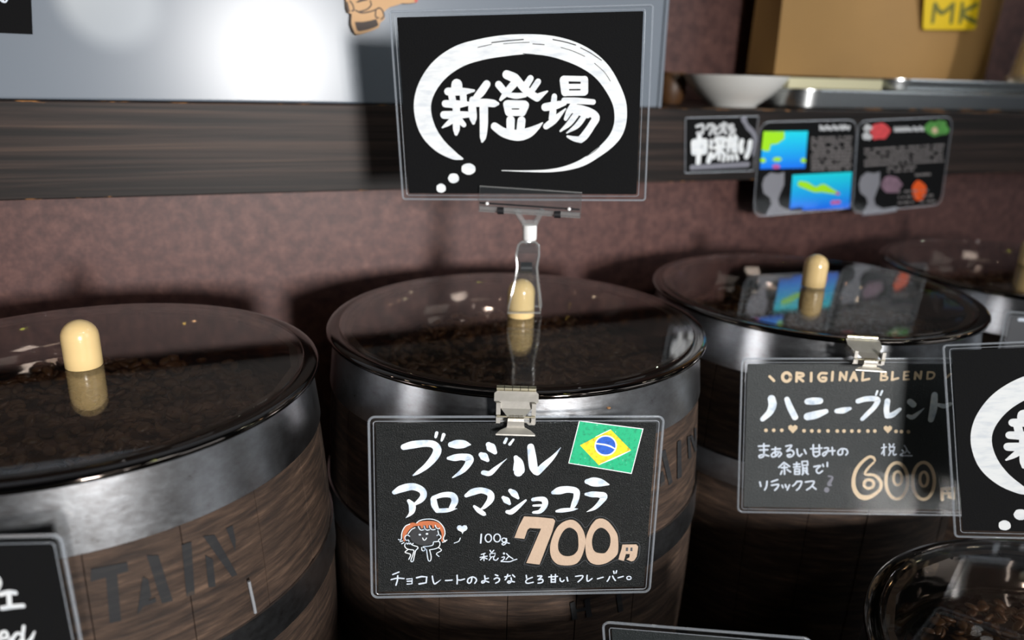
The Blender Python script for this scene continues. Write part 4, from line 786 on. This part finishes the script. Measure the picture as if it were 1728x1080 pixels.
lines(mb, sh, [[(555, 495), (570, 530)], [(550, 570), (565, 610)], [(625, 500), (640, 460), (770, 460), (775, 500)], [(680, 480), (660, 550)], [(730, 480), (750, 545)], [(620, 605), (770, 590)], [(695, 560), (685, 780)], [(690, 620), (600, 760)], [(700, 630), (780, 720)], [(815, 475), (970, 455)], [(858, 425), (872, 470)], [(940, 420), (925, 465)], [(830, 520), (830, 660)], [(835, 520), (905, 518), (905, 655)], [(835, 580), (900, 578)], [(955, 500), (955, 660)], [(915, 640), (955, 660)], [(765, 735), (755, 800)], [(830, 735), (830, 790)], [(890, 730), (900, 785)], [(955, 720), (975, 780)]], 50)
mb.build('brush_lettering', M['white'], t)
mb = MB(); brush(mb, sh, [(255, 915, 70), (700, 892, 66), (1140, 868, 70)]); brush(mb, sh, [(1080, 155, 90), (1110, 220, 60), (1150, 285, 70), (1215, 350, 66), (1260, 450, 60), (1255, 560, 46), (1225, 720, 26)], y=-.0004); mb.build('grey_marks', M['greychalk'], t)
def ticktext(mb, sh, x0, x1, y0, y1, rows, h, slope=0.0, seed=1, skip=0.0):
    rn = random.Random(seed)
    for r_ in range(rows):
        y = y0 + (y1 - y0) * r_ / max(1, rows - 1); x = x0
        while x < x1:
            L = rn.uniform(.5, 1.1) * h
            if rn.random() > skip: brush(mb, sh, [(x, y + (x - x0) * slope - h * .3), (x + L * .7, y + (x - x0) * slope + h * .25)], h * .34); brush(mb, sh, [(x, y + (x - x0) * slope + h * .2), (x + L * .8, y + (x - x0) * slope - h * .1)], h * .3)
            x += L * 1.15
t, sh = beam_card([(1283, 206), (1447, 202), (1439, 351), (1271, 366)], 0.016, 'dark rounded card with two cyan and green maps hanging off the shelf edge', M['paper'], 'information card')
sh.zoom(1140, 180, 5.4); lo = [sh.p(770, 565)[1], sh.p(800, 225)[1]]
mb = MB(); mb.flat([sh.p(*q) for q in [(800, 225), (1205, 222), (1178, 560), (768, 568)]], -0.0003); mp = mb.build('map_picture', printed('printed_sea_a', lo[0], lo[1], (0.0, 0.19, 1.0), (0.0, 0.78, 0.95)), t)
mb = MB(); poly(mb, sh, [(800, 225), (990, 226), (992, 290), (930, 338), (868, 345), (852, 405), (815, 405), (782, 392)], -.0004)
for x, y, a, b in ((795, 490, 26, 22), (925, 480, 44, 22), (1162, 490, 26, 22)): blob(mb, sh, x, y, a, b, wob=.15)
mb.build('land_shapes', M['lime'], mp)
mb = MB(); blob(mb, sh, 915, 546, 36, 20); mb.build('red_mark', M['pink'], mp)
sh.zoom(1100, 120, 2.454); lo = [sh.p(575, 570)[1], sh.p(600, 425)[1]]
mb = MB(); mb.flat([sh.p(*q) for q in [(582, 430), (828, 417), (818, 568), (570, 578)]], -0.0003); mp = mb.build('map_picture', printed('printed_sea_b', lo[0], lo[1], (0.0, 0.17, 0.95), (0.0, 0.74, 0.85)), t)
mb = MB(); brush(mb, sh, [(612, 466, 18), (640, 474, 22), (675, 490, 18), (705, 484, 26), (735, 494, 18), (765, 504, 8)]); mb.build('land_shapes', M['lime'], mp)
mb = MB(); blob(mb, sh, 768, 506, 9, 7); brush(mb, sh, [(745, 544), (775, 542)], 12); mb.build('red_mark', M['pink'], mp)
FIG = [(490, 420), (522, 425), (548, 418), (547, 470), (532, 505), (522, 530), (528, 556), (560, 572), (622, 562), (622, 582), (560, 592), (470, 600), (480, 575), (495, 550), (488, 525), (462, 505), (456, 470), (465, 440)]
mb = MB(); poly(mb, sh, FIG, -.0003); mb.build('grey_figure', M['silh'], t)
mb = MB(); ticktext(mb, sh, 660, 822, 278, 408, 10, 11, -0.03, 3, .08); mb.build('printed_text', M['ticks'], t)
mb = MB(); ticktext(mb, sh, 696, 800, 236, 236, 1, 26, -0.03, 5); mb.build('printed_title', M['lightgrey'], t)
t, sh = beam_card([(1449, 204), (1608, 197), (1588, 345), (1437, 360)], 0.014, 'dark rounded card with a red flower and vermilion mark, rightmost on the shelf front', M['paper'], 'information card')
sh.zoom(1100, 120, 2.454)
mb = MB(); blob(mb, sh, 945, 255, 40, 34, wob=.25); mb.build('red_flower', M['flower'], t)
mb = MB(); blob(mb, sh, 892, 236, 20, 14, wob=.3); blob(mb, sh, 890, 270, 20, 16, wob=.3); mb.build('pale_petals', M['lightgrey'], t)
mb = MB(); blob(mb, sh, 1178, 240, 50, 36, wob=.3); mb.build('green_leaves', M['leaf'], t)
mb = MB(); blob(mb, sh, 1170, 245, 16, 12, wob=.3); blob(mb, sh, 1195, 222, 14, 9, wob=.3); mb.build('orange_blooms', M['tanmark'], t)
mb = MB(); ticktext(mb, sh, 1005, 1122, 242, 238, 1, 24, -0.03, 8); mb.build('printed_title', M['lightgrey'], t)
mb = MB(); ticktext(mb, sh, 880, 1205, 325, 390, 5, 11, -0.06, 9, .1); ticktext(mb, sh, 975, 1090, 402, 416, 2, 10, -0.06, 10, .2); ticktext(mb, sh, 1090, 1150, 430, 430, 1, 12, -0.06, 11, .1); ticktext(mb, sh, 1020, 1170, 500, 545, 3, 10, -.06, 12, .45); mb.build('printed_text', M['ticks'], t)
mb = MB(); poly(mb, sh, [(868 + (x - 468) * .95, y - 2) for x, y in FIG], -.0003); mb.build('grey_figure', M['silh'], t)
mb = MB(); blob(mb, sh, 992, 470, 42, 36, wob=.15); mb.build('mauve_picture', M['mauve'], t)
mb = MB(); blob(mb, sh, 1106, 495, 30, 42, wob=.08); mb.build('vermilion_mark', M['vermil'], t)

# ------------------------------------------------------------------ what stands on the shelf
ST = 1.0835 + 0.0827
pnl = onY(1133, 0, 0.764)
x1 = 0.4845
t = thing('metal_board', 'satin white metal board standing on the shelf behind the sign at upper left', 'board', (0.0, 0.775, ST)); t.rotation_euler.x = -math.radians(1.3)
mb = MB(); mb.box(-1.6, x1 - 0.004, -0.009, 0.012, 0.0005, 0.62); o = mb.build('board_sheet', M['panel'], t); bv = o.modifiers.new('bevel', 'BEVEL'); bv.width = 0.002; bv.segments = 3
mb = MB(); mb.box(x1 - 0.004, x1, -0.0105, 0.0135, 0.0005, 0.62); mb.build('edge_strip', M['panel'], t)
YB = 0.7668
def on_board(pts): return [tuple(onY(x, y, YB)) for x, y in pts]
# black note card, upper left
sh = Sheet(onY(0, 20, YB - .0005), 0, 0, 0).zoom(0, 0, 1)
t = thing('note_card', 'black chalk note card stuck on the metal board at the top left corner', 'card', frame=sh.frame)
mb = MB(); mb.prism([sh.p(*q) for q in [(-60, -60), (50, -60), (55, 58), (-60, 53)]][::-1], 0, 0.0008); mb.build('paper_sheet', M['paper'], t)
mb = MB(); lines(mb, sh, [[(-20, 6), (-5, -6), (3, 2), (10, 3), (14, -6)], [(2, -12), (6, 2)], [(-40, 10), (-30, -8)]], 3); mb.build('chalk_lettering', M['chalk'], t)
# plywood ornament
sh = Sheet(onY(640, 10, YB - .0055), 0, 0, 0).zoom(560, 0, 10.8)
t = thing('wooden_ornament', 'flat plywood cut-out with burnt dark lines stuck on the metal board above the sign', 'ornament', frame=sh.frame)
OUT = [(250, -60), (255, 60), (265, 150), (290, 225), (345, 250), (345, 330), (345, 450), (380, 560), (440, 630), (520, 625), (640, 590), (770, 545), (860, 500), (885, 410), (960, 350), (965, 290), (945, 230), (985, 180), (1060, 130), (1180, 95), (1280, 60), (1420, 60), (1560, 40), (1575, -60)]
mb = MB(); mb.prism([sh.p(*q) for q in OUT][::-1], 0, 0.0055); o = mb.build('plywood_body', M['toy'], t)
mb = MB()
poly(mb, sh, [(418, 400), (560, 402), (700, 375), (810, 345), (850, 460), (780, 500), (640, 545), (500, 570), (455, 545)], -.0003)
poly(mb, sh, [(430, 40), (520, -10), (650, -30), (650, 5), (560, 25), (470, 50)], -.0003)
poly(mb, sh, [(255, 20), (290, 40), (310, 140), (330, 220), (290, 225), (262, 140)], -.0003)
lines(mb, sh, [[(330, 20), (380, 90), (400, 180), (360, 200)], [(430, 190), (540, 235), (680, 215), (790, 180), (860, 145), (920, 190), (950, 290), (900, 350)], [(700, 20), (715, 90), (640, 170), (500, 215)], [(800, 180), (795, 300), (850, 330)], [(350, 260), (345, 440), (400, 590)]], 24, y=-.0003)
mb.build('burnt_lines', M['burn'], t)
mb = MB(); poly(mb, sh, [(1500, -60), (1575, -60), (1560, 38), (1510, 45)], -.0003); mb.build('red_corner', M['red'], t)
# bowl
bc = onY(1237, 165, 0.835)
t = thing('bowl', 'small white bowl on the shelf left of the stacked trays', 'bowl', (float(bc[0]), 0.835, ST + .0004))
mb = MB(); mb.lathe([(0, 0.003), (.027, .003), (.026, 0), (.029, 0), (.031, .003), (.045, .013), (.058, .026), (.0655, .0365), (.0662, .0378), (.0645, .0374), (.056, .0275), (.043, .0155), (.028, .0065), (0, .0055)], 56); mb.build('bowl_body', M['porcelain'], t, True, sharp=50)
# small brown pot
q = onY(1128, 150, 0.90); t = thing('brown_pot', 'tiny brown pot half hidden behind the metal board edge', 'pot', (float(q[0]) + .004, 0.90, ST + .0004))
mb = MB(); mb.lathe([(0, 0), (.014, 0), (.019, .012), (.020, .026), (.016, .036), (.017, .040), (.015, .040), (.014, .034), (0, .030)], 28); mb.build('pot_body', M['brown'], t, True)
# steel trays
def tray(name_lbl, x0, x1, y0, y1, z, h, m):
    t = thing('steel_tray', name_lbl, 'tray', ((x0 + x1) / 2, (y0 + y1) / 2, z), group='stacked steel trays')
    w_, d_ = x1 - x0, y1 - y0; mb = MB()
    def loop(inset, zz, r): return [(x, y, zz) for x, y in rrect(w_ - 2 * inset, d_ - 2 * inset, max(r - inset, .004), 6)]
    L = [loop(.007, 0, .04), loop(.0035, .003, .04), loop(.0022, h - .003, .04), loop(0, h - .002, .04), loop(0, h, .04), loop(.005, h, .04), loop(.0132, .0014, .04)]
    n = len(L[0]); vs = [p for l in L for p in l]
    fs = [(i * n + k, i * n + (k + 1) % n, (i + 1) * n + (k + 1) % n, (i + 1) * n + k) for i in range(len(L) - 1) for k in range(n)]
    fs += [tuple(range(n - 1, -1, -1)), tuple((len(L) - 1) * n + k for k in range(n))]
    mb.add(vs, fs); mb.build('tray_body', m, t, True, sharp=30); return t
xa_, xb_ = float(onY(1335, 175, .78)[0]), float(onY(1335, 175, .78)[0]) + .50
tray('lower wide steel tray on the shelf right of the white bowl', xa_, xb_, .772, 1.00, ST + .0004, .024, M['steel'])
xc_ = float(onY(1325, 155, .80)[0]); xd_ = float(onY(1483, 155, .80)[0])
t = thing('ivory_board', 'flat ivory slab lying on the lower tray rim beside the bowl', 'board', ((xc_ + xd_) / 2, .88, ST + .0246))
mb = MB(); mb.box(-(xd_ - xc_) / 2, (xd_ - xc_) / 2, -.085, .10, 0, .0135); o = mb.build('slab', M['ivory'], t); bv = o.modifiers.new('bevel', 'BEVEL'); bv.width = .002; bv.segments = 3
tray('upper steel tray stacked over the wider one near the kraft bag', xd_ + .003, xd_ + .36, .785, .905, ST + .0246, .016, M['steel'])
# kraft bag with yellow label
xl, xr = float(onY(1312, 100, .945)[0]), float(onY(1672, 100, .945)[0]); xw = (xr - xl) / 2; bx0 = (xl + xr) / 2
t = thing('kraft_bag', 'upright tan kraft paper bag with a yellow label standing behind the trays', 'paper bag', (bx0, .98, ST + .0415))
mb = MB(); nx, nz = 14, 12; vs = []; Hb = .30; D = .034
def bagpt(u, v, s):
    lean = .030 * v; x = -xw + 2 * xw * u + lean * (u ** 1.5); bulge = .5 + .5 * math.sin(math.pi * u); y = s * (D * (1 - .35 * v) * (.88 + .12 * bulge)) + .0015 * math.sin(9 * u + 5 * v * s)
    return (x, y, Hb * v)
for s_ in (-1, 1):
    for i in range(nz + 1):
        for j in range(nx + 1): vs.append(bagpt(j / nx, i / nz, s_))
o1 = (nz + 1) * (nx + 1); fs = []
for s_ in (0, 1):
    for i in range(nz):
        for j in range(nx):
            a = s_ * o1 + i * (nx + 1) + j; fs.append((a, a + 1, a + nx + 2, a + nx + 1))
mid = len(vs)
for i in range(nz + 1):
    v = i / nz; l = bagpt(0, v, 0); r_ = bagpt(1, v, 0); vs += [(l[0] + .006 * v, 0, l[2]), (r_[0] + .0 - .004 * v, 0, r_[2])]
for i in range(nz):
    for e, jj in ((0, 0), (1, nx)):
        for s_ in (0, 1):
            a = s_ * o1 + i * (nx + 1) + jj; b = a + nx + 1; fs.append((a, b, mid + 2 * (i + 1) + e, mid + 2 * i + e))
fs.append(tuple(list(range(0, nx + 1)) + [mid + 1] + list(range(o1 + nx, o1 - 1, -1)) + [mid]))
tp = nz * (nx + 1); fs.append(tuple(list(range(tp, tp + nx + 1)) + [mid + 2 * nz + 1] + list(range(o1 + tp + nx, o1 + tp - 1, -1)) + [mid + 2 * nz]))
mb.add(vs, fs); mb.build('bag_body', M['kraft'], t, True, sharp=40)
sh = Sheet(onY(1600, 20, .9425), 0, -0.04, 0).zoom(1100, 0, 2.7516)
tl = [sh.p(*q) for q in [(1270, -90), (1538, -90), (1502, 138), (1256, 138)]]
rel = np.array([bx0, .98, ST + .0415])
def tobag(mb): mb.v = [tuple(sh.c + sh.r * v[0] - sh.n * v[1] + sh.u * v[2] - rel) for v in mb.v]; return mb
mb = MB(); mb.prism(roundpoly(tl, .006)[::-1], -.0005, .0004); yl = tobag(mb).build('yellow_label', M['yellowtag'], t)
mb = MB(); lines(mb, sh, [[(1312, 20), (1302, 100)], [(1398, 20), (1388, 102)], [(1312, 20), (1345, 60), (1398, 20)], [(1440, 18), (1430, 102)], [(1505, 22), (1440, 62), (1500, 102)]], 16, y=-.0008); tobag(mb).build('label_lettering', M['olive'], yl)
# steel jug at the right edge
q = onY(1776, 90, .86)
t = thing('steel_jug', 'shiny steel jug cut off by the right edge above the trays', 'jug', (float(q[0]), .845, ST + .0410))
mb = MB(); mb.lathe([(0, 0), (.068, 0), (.0700, .002), (.0700, .008), (.066, .011), (.064, .014), (.050, .11), (.047, .16), (.050, .19), (.048, .19), (.045, .16), (.048, .11), (.060, .02), (0, .016)], 56); mb.build('jug_body', M['alu'], t, True, sharp=45)
mb = MB(); mb.tube([(.048, 0, .165), (.085, 0, .160), (.096, 0, .12), (.088, 0, .06), (.060, 0, .045)], .005, 10); mb.build('handle', M['steel'], t, True)
